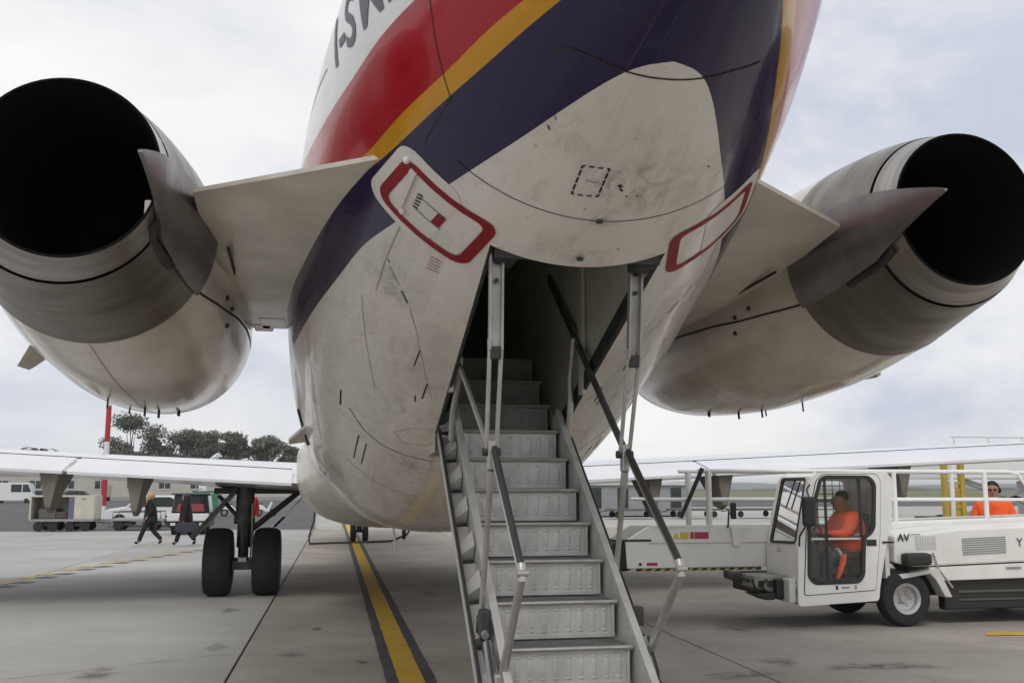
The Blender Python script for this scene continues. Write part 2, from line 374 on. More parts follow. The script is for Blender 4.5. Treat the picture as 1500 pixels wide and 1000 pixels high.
# lead-in line: yellow with black borders, slightly off the aircraft's axis
def strip(name, pts, w, m, z, jit=0):
    V = []; F = []
    for i, (x, y) in enumerate(pts):
        V += [(x - w / 2 + random.uniform(-jit, jit), y, z), (x + w / 2 + random.uniform(-jit, jit), y, z)]
        if i: F.append((2 * i - 2, 2 * i - 1, 2 * i + 1, 2 * i))
    o = mesh_obj(name, V, F, m); tag(o, kind='structure'); return o
LP = [(-.49 + (y - 9.4) * .0142, y) for y in np.arange(2, 60, .25)]
strip('lead_in_line_border', LP, .46, M['lineblk'], .005, .006)
strip('lead_in_line', LP, .235, M['lineyel'], .009, .004)
k = 0
for t in np.linspace(0, 1, 13):
    cx, cy = -7.25 + 2.3 * t ** 1.5, 18.6 + 11.5 * t
    V = []; F = []
    for dx, dy, mm in ((0, 0, 'yelfaint'), (.34, .0, 'blkfaint')):
        w, l = .30, .42
        a = R(-14); q = [(cx + dx + (u * math.cos(a) - v * math.sin(a)), cy + dy + (u * math.sin(a) + v * math.cos(a)) + (.18 if k % 2 else 0), .006) for u, v in ((-w / 2, -l / 2), (w / 2, -l / 2), (w / 2, l / 2), (-w / 2, l / 2))]
        o = mesh_obj('stand_marking_dash', q, [(0, 1, 2, 3)], M[mm]); tag(o, kind='structure')
    k += 1
# corner of a yellow stand marking beyond the loader
V = [(6.55, 11.05, .006), (9.2, 10.6, .006), (9.2, 10.85, .006), (6.75, 11.3, .006)]
o = mesh_obj('stand_marking_line', V, [(0, 1, 2, 3)], M['lineyel']); tag(o, kind='structure')
# ================================================================== AIRLINER
AIR = thing('airliner', 'white twin-engined airliner seen from under its striped tail with rear stairs lowered', 'airplane', (0, 17.5, 0))
ST = np.array([[.6, 4.45, 4.80, 4.72, .04, 2.0], [1.6, 4.17, 5.2, 4.88, .16, 2.0], [2.4, 3.901, 5.35, 4.86, .37, 2.0], [3.2, 3.631, 5.40, 4.755, .671, 2.0],
 [4, 3.361, 5.40, 4.589, .975, 2.0], [5, 3.024, 5.30, 4.357, 1.272, 2.0], [6, 2.687, 5.16, 4.113, 1.46, 2.0], [7, 2.35, 5.05, 3.873, 1.576, 2.0],
 [8, 2.013, 4.95, 3.645, 1.661, 2.05], [9, 1.69, 4.87, 3.468, 1.7, 2.1], [10, 1.45, 4.80, 3.313, 1.706, 2.15], [11, 1.30, 4.754, 3.164, 1.69, 2.2],
 [12, 1.235, 4.73, 3.09, 1.67, 2.2], [13, 1.21, 4.73, 3.07, 1.67, 2.2], [34, 1.21, 4.73, 3.07, 1.67, 2.2], [37, 1.30, 4.65, 3.0, 1.45, 2.1], [39.5, 1.7, 4.0, 2.8, .9, 2.0], [41, 2.5, 2.9, 2.7, .05, 2.0]])
def pchip(x, y, q):
    x = np.asarray(x, float); y = np.asarray(y, float); q = np.asarray(q, float)
    h = np.diff(x); d = np.diff(y) / h; m = np.zeros_like(y); m[0] = d[0]; m[-1] = d[-1]
    for i in range(1, len(x) - 1):
        if d[i - 1] * d[i] > 0:
            w1 = 2 * h[i] + h[i - 1]; w2 = h[i] + 2 * h[i - 1]; m[i] = (w1 + w2) / (w1 / d[i - 1] + w2 / d[i])
    i = np.clip(np.searchsorted(x, q) - 1, 0, len(x) - 2); t = (q - x[i]) / h[i]
    return (2 * t**3 - 3 * t**2 + 1) * y[i] + (t**3 - 2 * t**2 + t) * h[i] * m[i] + (-2 * t**3 + 3 * t**2) * y[i + 1] + (t**3 - t**2) * h[i] * m[i + 1]
def fpar(Y): return [pchip(ST[:, 0], ST[:, k], Y) for k in range(1, 6)]
def fpt(Y, a, off=0.):
    """point on the fuselage skin; a: 0 bottom, +90 right side, 180 top (radians); off = metres proud of the skin"""
    Y = np.asarray(Y, float); a = np.asarray(a, float); Y, a = np.broadcast_arrays(Y, a)
    zb, zt, zc, w, n = fpar(Y); s = np.sin(a); c = -np.cos(a); e = np.where(c < 0, 2 / n, 1.)
    X = w * np.sign(s) * np.abs(s) ** e; Z = np.where(c < 0, zc - (zc - zb) * np.abs(c) ** e, zc + (zt - zc) * c)
    P = np.stack([X, Y, Z], -1)
    if off:
        d = 1e-3
        pa = fpt(Y, a + d) - fpt(Y, a - d); py = fpt(Y + d, a) - fpt(Y - d, a)
        nn = np.cross(pa, py); nn /= np.linalg.norm(nn, axis=-1, keepdims=True) + 1e-9
        cc = np.stack([0 * X, Y, zc], -1); sg = np.sign(((P - cc) * nn).sum(-1, keepdims=True)); P = P + nn * sg * off
    return P
def ang_at_X(Y, X):
    zb, zt, zc, w, n = fpar(Y); s = np.clip(X / w, -1, 1); return np.arcsin(np.sign(s) * np.abs(s) ** (n / 2))
OX = .50; OY0, OY1 = 5.2, 7.72
rows = np.unique(np.round(np.concatenate([np.arange(.6, 3.6, .1), np.arange(3.6, 4.2, .02), np.arange(4.2, 9.5, .05), np.arange(9.5, 13.1, .15), np.arange(14, 34, 2.), np.arange(34, 41.01, .5), [OY0, OY1]]), 4))
NB, NS = 8, 80
wq = fpar(rows)[3]; ao = ang_at_X(rows, np.minimum(OX, wq * .55))
cols = []
for i, Y in enumerate(rows):
    b = np.linspace(0, ao[i], NB + 1); s_ = ao[i] + (math.pi - ao[i]) * np.linspace(0, 1, NS + 1)[1:]
    half = np.concatenate([b, s_]); cols.append(np.concatenate([-half[::-1][:-1], half]))
A = np.array(cols); NC = A.shape[1]; mid = NC // 2
YY = np.repeat(rows[:, None], NC, 1)
P = fpt(YY, A)
F = []
for i in range(len(rows) - 1):
    inn = rows[i] >= OY0 - 1e-6 and rows[i + 1] <= OY1 + 1e-6
    for j in range(NC - 1):
        if inn and mid - NB <= j < mid + NB: continue
        F.append((i * NC + j, i * NC + j + 1, (i + 1) * NC + j + 1, (i + 1) * NC + j))
fus = mesh_obj('fuselage', P.reshape(-1, 3), F, None, AIR)
me = fus.data
ad = np.degrees(np.abs(A)).ravel(); yv = YY.ravel()
def itp(tab): t = np.array(tab); return pchip(t[:, 0], t[:, 1], np.clip(yv, t[0, 0], t[-1, 0]))
T_WR = [(.6, 8), (2.5, 34), (3.2, 47), (3.8, 58.5), (4.36, 66.3), (4.756, 70.5), (5.13, 73.3), (5.5, 76.7), (6, 81.4), (6.47, 86.5), (8, 104), (10, 114), (13, 120), (41, 130)]
T_RY = [(.6, -18), (2.5, 14), (3.2, 31), (3.78, 42), (4.05, 46), (4.39, 49.7), (4.8, 54.4), (5.42, 60.6), (6, 69), (7, 83), (8, 93), (10, 102), (13, 108), (41, 118)]
T_YB = [(.6, -28), (2.5, 6), (3.2, 24), (3.69, 35.1), (4.27, 43.5), (4.475, 46.1), (5.24, 55), (5.8, 63), (6.5, 74), (8, 88), (10, 97), (13, 103), (41, 112)]
T_BW = [(.6, -40), (3.3, -12), (3.60, -6), (3.665, 0), (3.685, 4.2), (3.72, 7.9), (3.77, 11.0), (3.85, 14.2), (3.94, 17.0), (4.07, 20.3), (4.2, 23.2), (4.35, 26.2), (4.49, 28.9), (4.7, 32.7), (4.98, 37.3), (5.57, 45.8), (6.02, 51.7), (6.53, 56), (7.27, 62.1), (7.95, 67.2), (8.85, 73.4), (11, 84), (13, 90), (41, 105)]
for nm, tab in (('wr', T_WR), ('ry', T_RY), ('yb', T_YB), ('bw', T_BW)):
    at = me.attributes.new(nm, 'FLOAT', 'POINT'); at.data.foreach_set('value', (ad - itp(tab)).astype(np.float32))
at = me.attributes.new('arc', 'FLOAT', 'POINT'); at.data.foreach_set('value', (A.ravel() * 1.35).astype(np.float32))
bm = bmesh.new(); bm.from_mesh(me); bmesh.ops.recalc_face_normals(bm, faces=bm.faces); bm.to_mesh(me); bm.free()
me.polygons.foreach_set('use_smooth', [True] * len(me.polygons))
def livery():
    m = bpy.data.materials.new('tail livery paint'); m.use_nodes = True; t = m.node_tree; b = t.nodes['Principled BSDF']
    tcn = N(t, 'ShaderNodeTexCoord')
    def noise(sc, st, det=8., rough=.6, dist=0.):
        mpn = N(t, 'ShaderNodeMapping'); mpn.inputs['Scale'].default_value = st; t.links.new(tcn.outputs['Object'], mpn.inputs['Vector'])
        n = N(t, 'ShaderNodeTexNoise', i_Scale=sc, i_Detail=det, i_Roughness=rough, i_Distortion=dist); t.links.new(mpn.outputs[0], n.inputs['Vector']); return n.outputs[0]
    def rng(s, a, c, lo, hi):
        r = N(t, 'ShaderNodeMapRange', n1=a, n2=c, n3=lo, n4=hi); t.links.new(s, r.inputs[0]); return r.outputs[0]
    def mixc(f, c1, c2):
        x = N(t, 'ShaderNodeMix', data_type='RGBA')
        if f is not None: t.links.new(f, x.inputs[0])
        for s, c in ((6, c1), (7, c2)):
            if isinstance(c, tuple): x.inputs[s].default_value = (*c, 1)
            else: t.links.new(c, x.inputs[s])
        return x.outputs[2]
    def step(nm):
        a = N(t, 'ShaderNodeAttribute', attribute_name=nm); g = N(t, 'ShaderNodeMath', op='GREATER_THAN', n1=0.); t.links.new(a.outputs['Fac'], g.inputs[0]); return g.outputs[0]
    grime = rng(noise(1.3, (1, .45, 1)), .40, .75, 0, .55); streak = rng(noise(5., (1.6, .25, 1.6), 6., .65), .52, .8, 0, .7); speck = rng(noise(26., (1, 1, 1), 3., .5, .4), .69, .76, 0, .8)
    belly = mixc(grime, (.825, .79, .735), (.64, .575, .515)); belly = mixc(streak, belly, (.50, .44, .385)); belly = mixc(speck, belly, (.16, .14, .12))
    up = mixc(streak, (.76, .76, .77), (.62, .60, .58))
    red = mixc(streak, (.40, .008, .018), (.30, .012, .022)); yel = mixc(streak, (.62, .29, .008), (.46, .22, .02)); blu = mixc(streak, (.018, .010, .060), (.026, .018, .062))
    # rows of rivets and slight tone steps between skin panels
    def mth(op, a, b=None, c=None):
        n = N(t, 'ShaderNodeMath', op=op)
        for k, x in enumerate((a, b, c)):
            if x is None: continue
            if isinstance(x, (int, float)): n.inputs[k].default_value = x
            else: t.links.new(x, n.inputs[k])
        return n.outputs[0]
    sx = N(t, 'ShaderNodeSeparateXYZ'); t.links.new(tcn.outputs['Object'], sx.inputs[0]); oy = sx.outputs['Y']
    arc = N(t, 'ShaderNodeAttribute', attribute_name='arc').outputs['Fac']
    def rows(u, v, gap, pitch):
        a = mth('ABSOLUTE', mth('SUBTRACT', mth('FRACT', mth('DIVIDE', u, gap)), .5)); b = mth('ABSOLUTE', mth('SUBTRACT', mth('FRACT', mth('DIVIDE', v, pitch)), .5))
        dd = mth('ADD', mth('POWER', mth('MULTIPLY', a, gap), 2.), mth('POWER', mth('MULTIPLY', b, pitch), 2.)); return mth('LESS_THAN', dd, .0036 ** 2)
    riv = mth('MAXIMUM', rows(oy, arc, .47, .034), rows(arc, oy, .36, .034))
    cell = N(t, 'ShaderNodeCombineXYZ'); t.links.new(mth('FLOOR', mth('DIVIDE', oy, .94)), cell.inputs[0]); t.links.new(mth('FLOOR', mth('DIVIDE', arc, .72)), cell.inputs[1])
    wn = N(t, 'ShaderNodeTexWhiteNoise', noise_dimensions='3D'); t.links.new(cell.outputs[0], wn.inputs['Vector']); tone = rng(wn.outputs['Value'], 0, 1, .93, 1.05)
    tn = N(t, 'ShaderNodeMix', data_type='RGBA', blend_type='MULTIPLY', n0=1.0); t.links.new(belly, tn.inputs[6]); t.links.new(tone, tn.inputs[7]); belly = tn.outputs[2]
    for (px, py, pz, rad, amt, col) in ((.06, 4.46, 3.21, .30, .85, (.22, .19, .16)), (.02, 4.78, 3.10, .13, .8, (.2, .17, .15)), (-.03, 5.11, 2.99, .12, .7, (.2, .17, .15)), (-.4, 9.6, 1.65, .6, .55, (.50, .36, .16)), (-1.0, 9.9, 1.85, .7, .5, (.40, .33, .26)), (.7, 6.3, 2.8, .5, .5, (.40, .35, .30)), (-.95, 6.1, 3.05, .35, .8, (.28, .25, .22)), (-.85, 6.9, 2.75, .5, .6, (.34, .30, .26)), (-.75, 7.6, 2.35, .45, .7, (.30, .27, .23)), (-1.1, 8.3, 2.4, .5, .6, (.34, .31, .27)), (-.6, 8.5, 1.95, .4, .7, (.30, .26, .22)), (.9, 7.2, 2.7, .5, .6, (.34, .30, .26)), (-.3, 4.2, 3.33, .3, .5, (.35, .30, .26)), (.4, 4.6, 3.25, .35, .55, (.33, .29, .25))):
        vd = N(t, 'ShaderNodeVectorMath', operation='DISTANCE'); t.links.new(tcn.outputs['Object'], vd.inputs[0]); vd.inputs[1].default_value = (px, py - 17.5, pz)
        belly = mixc(mth('MULTIPLY', rng(vd.outputs['Value'], rad, rad * .1, 0., 1.), rng(noise(9., (1, .6, 1), 7., .7, .8), .45, .68, 0., amt)), belly, col)
    belly = mixc(mth('MULTIPLY', riv, .38), belly, (.20, .17, .15))
    c = mixc(step('bw'), belly, blu); c = mixc(step('yb'), c, yel); c = mixc(step('ry'), c, red); c = mixc(step('wr'), c, up)
    t.links.new(c, b.inputs['Base Color'])
    t.links.new(rng(noise(4., (1, .4, 1)), .3, .7, .16, .36), b.inputs['Roughness'])
    b.inputs['Coat Weight'].default_value = .4; b.inputs['Coat Roughness'].default_value = .05; b.inputs['Specular IOR Level'].default_value = .30
    bp = N(t, 'ShaderNodeBump', i_Strength=.12, i_Distance=.02); t.links.new(noise(2.2, (1, 1.4, 1), 2.), bp.inputs['Height']); t.links.new(bp.outputs[0], b.inputs['Normal'])
    return m
M['livery'] = livery(); me.materials.append(M['livery'])
# ---- marks and seams that follow the skin
def ribbon(name, pts, w, m, off=.0025, parent=None, sub=8, closed=False):
    """pts: (Y, degrees); w in metres"""
    p = [np.array(x, float) for x in pts]
    if closed: p.append(p[0])
    q = [p[i] + (p[i + 1] - p[i]) * k / sub for i in range(len(p) - 1) for k in range(sub)] + [p[-1]]
    q = np.array(q); C = fpt(q[:, 0], np.radians(q[:, 1]), off); Cn = fpt(q[:, 0], np.radians(q[:, 1]), off + .05) - C
    T = np.gradient(C, axis=0); B = np.cross(T, Cn); B /= np.linalg.norm(B, axis=1, keepdims=True) + 1e-9
    V = np.concatenate([C - B * w / 2, C + B * w / 2]); n = len(C)
    return mesh_obj(name, V, [(i, i + 1, n + i + 1, n + i) for i in range(n - 1)], m, parent or fus)
ribbon('panel_seam', [(4.77, a) for a in range(-38, 39, 4)], .006, M['seam'], sub=3)
ribbon('panel_seam', [(3.87, -29), (3.82, -28.5), (3.79, -26), (3.77, -20), (3.765, -10), (3.762, 0), (3.765, 10), (3.775, 20), (3.82, 30)], .009, M['seam'], sub=5)
for s in (-1, 1):
    ribbon('panel_seam', [(4.05, s * 75), (4.256, s * 62.5), (4.347, s * 56), (4.43, s * 50), (4.487, s * 45.7)], .006, M['seam'], sub=5)
    ribbon('panel_seam', [(4.487, s * 45.7), (4.66, s * 46.3), (4.86, s * 46.6)], .006, M['seam'], sub=5)
    ribbon('panel_seam', [(5.6, s * 88), (6.3, s * 94.7), (7.5, s * 97)], .010, M['seam_faint'], sub=5)
    ribbon('panel_seam', [(5.55, s * 44), (5.9, s * 44.5), (6.3, s * 44.5)], .009, M['seam_faint'], sub=4)
    for (pa, pb, w_, mm) in (((5.95, 43), (6.05, 39), .010, 'seam_faint'), ((6.08, 38), (6.16, 35.5), .013, 'seam'), ((6.2, 34.6), (6.4, 31), .006, 'seam_faint'), ((6.4, 31), (7.2, 21.5), .004, 'seam_faint')):
        ribbon('panel_seam', [(pa[0], s * pa[1]), (pb[0], s * pb[1])], w_, M[mm], sub=5)
    ribbon('panel_seam', [(6.5, s * 48), (7.0, s * 43), (7.5, s * 37)], .005, M['seam_faint'], sub=4)
    ribbon('panel_seam', [(6.6, s * 28.6), (6.85, s * 28.8)], .010, M['seam'], sub=4)
    ribbon('panel_seam', [(7.0, s * 24), (7.25, s * 24)], .012, M['seam'], sub=4)
    ribbon('panel_seam', [(8.15, s * 43), (8.32, s * 37), (8.38, s * 30), (8.35, s * 23), (8.28, s * 15)], .010, M['seam'], sub=4)
    ribbon('panel_seam', [(8.0, s * 47), (8.25, s * 46.2)], .018, M['seam'], sub=4)
    ribbon('panel_seam', [(8.5, s * 38), (9.1, s * 38)], .012, M['seam'], sub=4)
    ribbon('panel_seam', [(8.55, s * 35), (9.1, s * 35)], .012, M['seam'], sub=4)
    ribbon('panel_seam', [(9.3, s * 40), (9.35, s * 30), (9.3, s * 15)], .010, M['seam_faint'], sub=4)
    ribbon('panel_seam', [(7.65, s * 17), (7.8, s * 24), (8.0, s * 28), (8.12, s * 25), (8.0, s * 18), (7.8, s * 16)], .006, M['seam_faint'], sub=4, closed=True)
    ribbon('panel_seam', [(7.7, s * 66), (8.6, s * 58), (9.6, s * 52)], .006, M['seam_faint'], sub=4)
    for z in range(1):
        ribbon('scuff_mark', [(7.25 + .05 * z, s * (26 + 2 * z)), (7.34 + .05 * z, s * (25.4 + 2 * z))], .012, M['seam'], sub=2)
# dashed access box
DB = [(4.375, -10.3), (4.36, -3.7), (4.575, -3.4), (4.588, -9.8)]
for i in range(4):
    a, b = np.array(DB[i]), np.array(DB[(i + 1) % 4]); nd = 4 if i % 2 else 3
    for k in range(nd + 1):
        t0 = max(0, k / nd - .10); t1 = min(1, k / nd + .10)
        ribbon('dash_mark', [a + (b - a) * t0, a + (b - a) * t1], .011, M['blackmark'], sub=2)
ribbon('dash_mark', [(4.47, -8), (4.475, -5)], .008, M['seam_faint'], sub=2)
for (y, a) in ((4.765, -.3), (5.11, -.9)):
    p = fpt(y, R(a), .004); mb = MB().lathe([(.0, 0), (.018, 0), (.020, .012), (.010, .014), (0, .014)], (p[0], p[1], p[2] - .012), 'z', 14); mb.build('drain_fitting', M['dark'], fus)
for (y, a, w) in ((4.47, .5, .05), (4.5, 1.2, .03), (4.55, 3.2, .012), (4.55, 6.0, .012), (4.15, -22, .012), (4.22, -22.4, .02), (4.45, 24, .015), (5.9, -44, .02)):
    ribbon('scuff_mark', [(y, a), (y + .02, a + .8)], w * .4, M['seam'], sub=2)
# access hatch each side: white patch, red frame, hinge bar, placard
def rrect(y0, y1, a0, a1, ry, ra, n=5):
    out = []
    for cy, ca_, s0 in ((y1 - ry, a1 - ra, 0), (y0 + ry, a1 - ra, 90), (y0 + ry, a0 + ra, 180), (y1 - ry, a0 + ra, 270)):
        for k in range(n + 1):
            t = R(s0 + 90 * k / n); yq = cy + ry * math.cos(t); out.append((yq, ca_ + ra * math.sin(t) + (yq - 5.26) * 9))
    return out
def dens(c, m=4): return [(c[i][0] + (c[(i + 1) % len(c)][0] - c[i][0]) * k / m, c[i][1] + (c[(i + 1) % len(c)][1] - c[i][1]) * k / m) for i in range(len(c)) for k in range(m)]
def patch(name, c, s, off, m, parent, inner=None, rings=5):
    c = np.array(dens(c)); cen = c.mean(0); L = []
    if inner is not None: inner = np.array(dens(inner))
    for k in range(rings + 1):
        t = k / rings; L.append(c + ((inner if inner is not None else cen) - c) * (t if inner is not None else t * .999))
    Q = np.concatenate(L); n = len(c); V = fpt(Q[:, 0], np.radians(Q[:, 1] * s), off)
    return mesh_obj(name, V, [(k * n + i, k * n + (i + 1) % n, (k + 1) * n + (i + 1) % n, (k + 1) * n + i) for k in range(rings) for i in range(n)], m, parent, smooth='all')
for s in (-1, 1):
    hatch = patch('access_hatch', rrect(4.95, 5.54, 34.5, 53.9, .10, 5), s, .003, M['whitepaint'], fus, rings=7)
    patch('hatch_frame', rrect(5.025, 5.49, 23.6, 51.2, .085, 4.2), s, .006, M['redmark'], hatch, rrect(5.072, 5.442, 26.6, 48.4, .05, 2.4), rings=2)
    if s > 0: continue
    q = []
    bar = MB()
    for (y0, y1, a0, a1) in ((5.07, 5.37, 45.0, 46.8),):
        V = [fpt(y, R(s * a), o) for o in (.004, .022) for y, a in ((y0, a0), (y1, a0), (y1, a1), (y0, a1))]
        bar.add(V, [(0, 1, 2, 3), (7, 6, 5, 4), (0, 4, 5, 1), (1, 5, 6, 2), (2, 6, 7, 3), (3, 7, 4, 0)])
    bar.build('hinge_bar', M['whitepaint'], hatch)
    patch('placard', rrect(5.20, 5.30, 34.6, 37.0, .005, .3), s, .006, M['redmark'], hatch, rings=1)
    ribbon('placard_edge', [(5.19, 34.3), (5.19, 42)] if s < 0 and False else [(5.195, s * 34.4), (5.195, s * 42)], .005, M['seam'], .006, hatch)
    ribbon('placard_edge', [(5.305, s * 34.4), (5.305, s * 42)], .005, M['seam'], .006, hatch)
    for k in range(5): ribbon('placard_print', [(5.175 + .028 * k, s * 41.4), (5.19 + .028 * k, s * 42.9)], .012, M['blackmark'], .0065, hatch, sub=2)
    for k in range(5): ribbon('warning_print', [(5.56 + .028 * k, s * (31.0 + .3 * (k % 2))), (5.575 + .03 * k, s * 34.2)], .007, M['pinkmark'], .003, hatch, sub=2)
    for (y, a) in ((5.05, 48.6), (5.40, 44.6)):
        p = fpt(y, R(s * a), .012); MB().ell(p, (.022, .022, .022), 8, 5).build('hinge_knob', M['whitepaint'], hatch, True)
# registration on both flanks
def text_mesh(txt, size=1.0, bold=0.):
    cu = bpy.data.curves.new('txt', 'FONT'); cu.body = txt; cu.size = size; cu.resolution_u = 4; cu.offset = bold
    o = bpy.data.objects.new('txt', cu); COL.objects.link(o); bpy.context.view_layer.update()
    me = bpy.data.meshes.new_from_object(o.evaluated_get(bpy.context.evaluated_depsgraph_get())); bpy.data.objects.remove(o); bpy.data.curves.remove(cu); return me
x0 = 0
for ch, adv in (('I', .125), ('-', .13), ('S', .25), ('M', .32), ('E', .24)):
    tm = text_mesh(ch, .40, .006)
    for s in (-1,):
        bm = bmesh.new(); bm.from_mesh(tm); bmesh.ops.triangulate(bm, faces=bm.faces); bmesh.ops.subdivide_edges(bm, edges=bm.edges, cuts=3, use_grid_fill=True)
        V = []
        for v in bm.verts:
            Y = 5.42 - x0 - v.co.x * 1.0; z = 4.085 + v.co.y
            zb, zt, zc, w, n = [float(q) for q in fpar(np.array(Y))]
            c = (z - zc) / ((zc - zb) if z < zc else (zt - zc)); c = max(-1, min(1, c))
            a = math.acos(-math.copysign(abs(c) ** (n / 2 if c < 0 else 1), c)); V.append(fpt(Y, s * a, .004))
        bm.verts.index_update(); mesh_obj('registration_letter', V, [[v.index for v in f.verts] for f in bm.faces], M['reg'], fus); bm.free()
    x0 += adv
# ---- lowered stair opening: frame seal and lined stairwell
E0 = [fpt(y, ang_at_X(y, -OX)) for y in np.linspace(OY0, OY1, 24)]
well = MB()
ZT = 3.98
for s in (-1, 1):
    ys = np.linspace(OY0, OY1, 24); e = [fpt(y, s * ang_at_X(y, OX)) for y in ys]
    for i in range(23):
        a, b = e[i], e[i + 1]; well.quad((a[0], a[1], a[2]), (b[0], b[1], b[2]), (b[0], b[1], ZT), (a[0], a[1], ZT))
    z1 = float(e[-1][2]); well.quad((s * OX, OY1, z1 - .15), (s * OX, 10.2, z1 - .15), (s * OX, 10.2, ZT), (s * OX, OY1, ZT))
xs = np.linspace(-OX, OX, 9); ea = [fpt(OY0, ang_at_X(OY0, x)) for x in xs]
for i in range(8): well.quad(ea[i], ea[i + 1], (xs[i + 1], OY0, ZT), (xs[i], OY0, ZT))
well.quad((-OX, OY0, ZT), (OX, OY0, ZT), (OX, 10.2, ZT), (-OX, 10.2, ZT))
well.quad((-OX, 10.2, 1.9), (OX, 10.2, 1.9), (OX, 10.2, ZT), (-OX, 10.2, ZT))
well.quad((-OX, OY1, 2.0), (OX, OY1, 2.0), (OX, 10.2, 2.0), (-OX, 10.2, 2.0))
WELL = mesh_obj('stairwell', well.V, well.F, M['well'], AIR)
for s in (-1, 1):
    mb = MB(); ys = np.linspace(OY0 + .02, OY1, 20)
    mb.tube([fpt(y, s * ang_at_X(y, OX), .0) + np.array([-s * .012, 0, .01]) for y in ys], .016, 6); mb.build('opening_seal', M['dark'], WELL)
    MB().box(s * .495 - .02 * (s > 0), s * .495 + .02 * (s < 0), 5.75, 5.85, 2.9, 3.95).build('well_frame', M['well'], WELL, bevel=.006)
    MB().box(s * .495 - .03 * (s > 0), s * .495 + .03 * (s < 0), 6.9, 7.02, 2.42, 3.95).build('well_frame', M['well'], WELL, bevel=.006)
    mb = MB().beam((s * .485, 5.75, 2.93), (s * .485, 7.55, 2.28), .02, .12); mb.build('well_stiffener', M['dark'], WELL)
    mb = MB().box(s * .40 - .06, s * .40 + .06, 5.24, 5.42, 2.98, 3.22); mb.build('hinge_block', M['dark'], WELL, bevel=.02)
MB().box(-.47, .47, OY0 + .006, OY0 + .03, 2.99, 3.05).build('aft_frame', M['dark'], WELL)
MB().box(-.33, .33, 10.12, 10.18, 2.9, 3.95).build('bulkhead_door', M['cartdark'], WELL, bevel=.02)
# ---- airstair
NY, NZ, RUN, RISE, HW = 5.49, .886, .288, .214, .345
sl = Vector((0, RUN, RISE)).normalized(); nrm = Vector((0, -RISE, RUN)).normalized()
def sp(k, off=0., x=0.): v = Vector((x, NY, NZ)) + Vector((0, RUN, RISE)) * k + nrm * off; return (v.x, v.y, v.z)
pan = MB(); kA, kB = -4.0, 6.6
for (x0_, x1_) in ((-.50, .50),):
    V = [sp(k, o, x) for k in (kA, kB) for o in (-.235, -.205) for x in (x0_, x1_)]
    pan.add(V, [(0, 1, 3, 2), (4, 6, 7, 5), (0, 4, 5, 1), (2, 3, 7, 6), (0, 2, 6, 4), (1, 5, 7, 3)])
STAIR = pan.build('airstair', M['stair'], AIR)
for s in (-1, 1):
    mb = MB()
    def plank(xa, xb, o0, o1, k0=kA, k1=kB, mb=mb):
        V = [sp(k, o, x) for k in (k0, k1) for o in (o0, o1) for x in (xa, xb)]
        mb.add(V, [(0, 1, 3, 2), (4, 6, 7, 5), (0, 4, 5, 1), (2, 3, 7, 6), (0, 2, 6, 4), (1, 5, 7, 3)])
    plank(s * .372, s * .392, -.20, .045); plank(s * .368, s * .412, .045, .060)
    mb.build('stringer', M['stair'], STAIR, bevel=.003)
    mb = MB()
    plank(s * .485, s * .503, -.245, -.13, mb=mb); mb.build('side_lip', M['stair'], STAIR, bevel=.003)
    mb = MB(); mb.tube([sp(k, -.125, s * .50) for k in (kA, kB)], .012, 6); mb.build('edge_seal', M['dark'], STAIR)
    for k in np.arange(-3.4, 7, 1.02):
        mb = MB(); V = [sp(k, -.20, s * .40), sp(k + .42, -.20, s * .40), sp(k + .22, -.20, s * .482), sp(k - .02, -.20, s * .482)]
        V2 = [sp(k, -.09, s * .40), sp(k + .42, -.09, s * .40), sp(k + .22, -.16, s * .482), sp(k - .02, -.16, s * .482)]
        mb.add(V + V2, [(0, 1, 2, 3), (7, 6, 5, 4), (0, 4, 5, 1), (1, 5, 6, 2), (2, 6, 7, 3), (3, 7, 4, 0)]); mb.build('bracket', M['stair'], STAIR)
        mb = MB(); mb.box(0, 0, 0, 0, 0, 0); mb = MB()
        V = [sp(k - .10, -.203, s * .395), sp(k - .02, -.203, s * .395), sp(k - .05, -.203, s * .482), sp(k - .12, -.203, s * .482)]
        V2 = [sp(k - .10, -.197, s * .395), sp(k - .02, -.197, s * .395), sp(k - .05, -.197, s * .482), sp(k - .12, -.197, s * .482)]
        mb.add(V + V2, [(0, 1, 2, 3), (7, 6, 5, 4), (0, 4, 5, 1), (1, 5, 6, 2), (2, 6, 7, 3), (3, 7, 4, 0)]); mb.build('slot', M['dark'], STAIR)
# one step with stamped riser, then shared copies
st = MB()
st.box(-HW, HW, .022, .030, -RISE + .006, -.012)
for i in range(9):
    x = -HW + .055 + i * (2 * HW - .11) / 8
    st.ell((x, .022, -.105), (.017, .0035, .062), 10, 6)
    st.ell((x, .022, -.050), (.019, .006, .012), 8, 4)
    st.ell((x, .022, -.165), (.019, .005, .010), 8, 4)
for x in (-HW + .008, HW - .008): st.box(x - .008, x + .008, .006, .028, -RISE + .01, -.008)
st.box(-HW + .01, HW - .01, .012, .022, -RISE + .008, -RISE + .026)
step0 = st.build('step', M['stair'], None, True)
tr_ = MB().box(-HW, HW, .006, RUN + .02, -.012, -.003)
for q in range(6): tr_.box(-HW + .01, HW - .01, .05 + .038 * q, .058 + .038 * q, -.003, .003)
tread0 = tr_.build('tread', M['tread'], None)
ns_ = MB().tube([(-HW - .018, 0, -.006), (HW + .018, 0, -.006)], .0125, 8); nose0 = ns_.build('nosing', M['strut'], None, True)
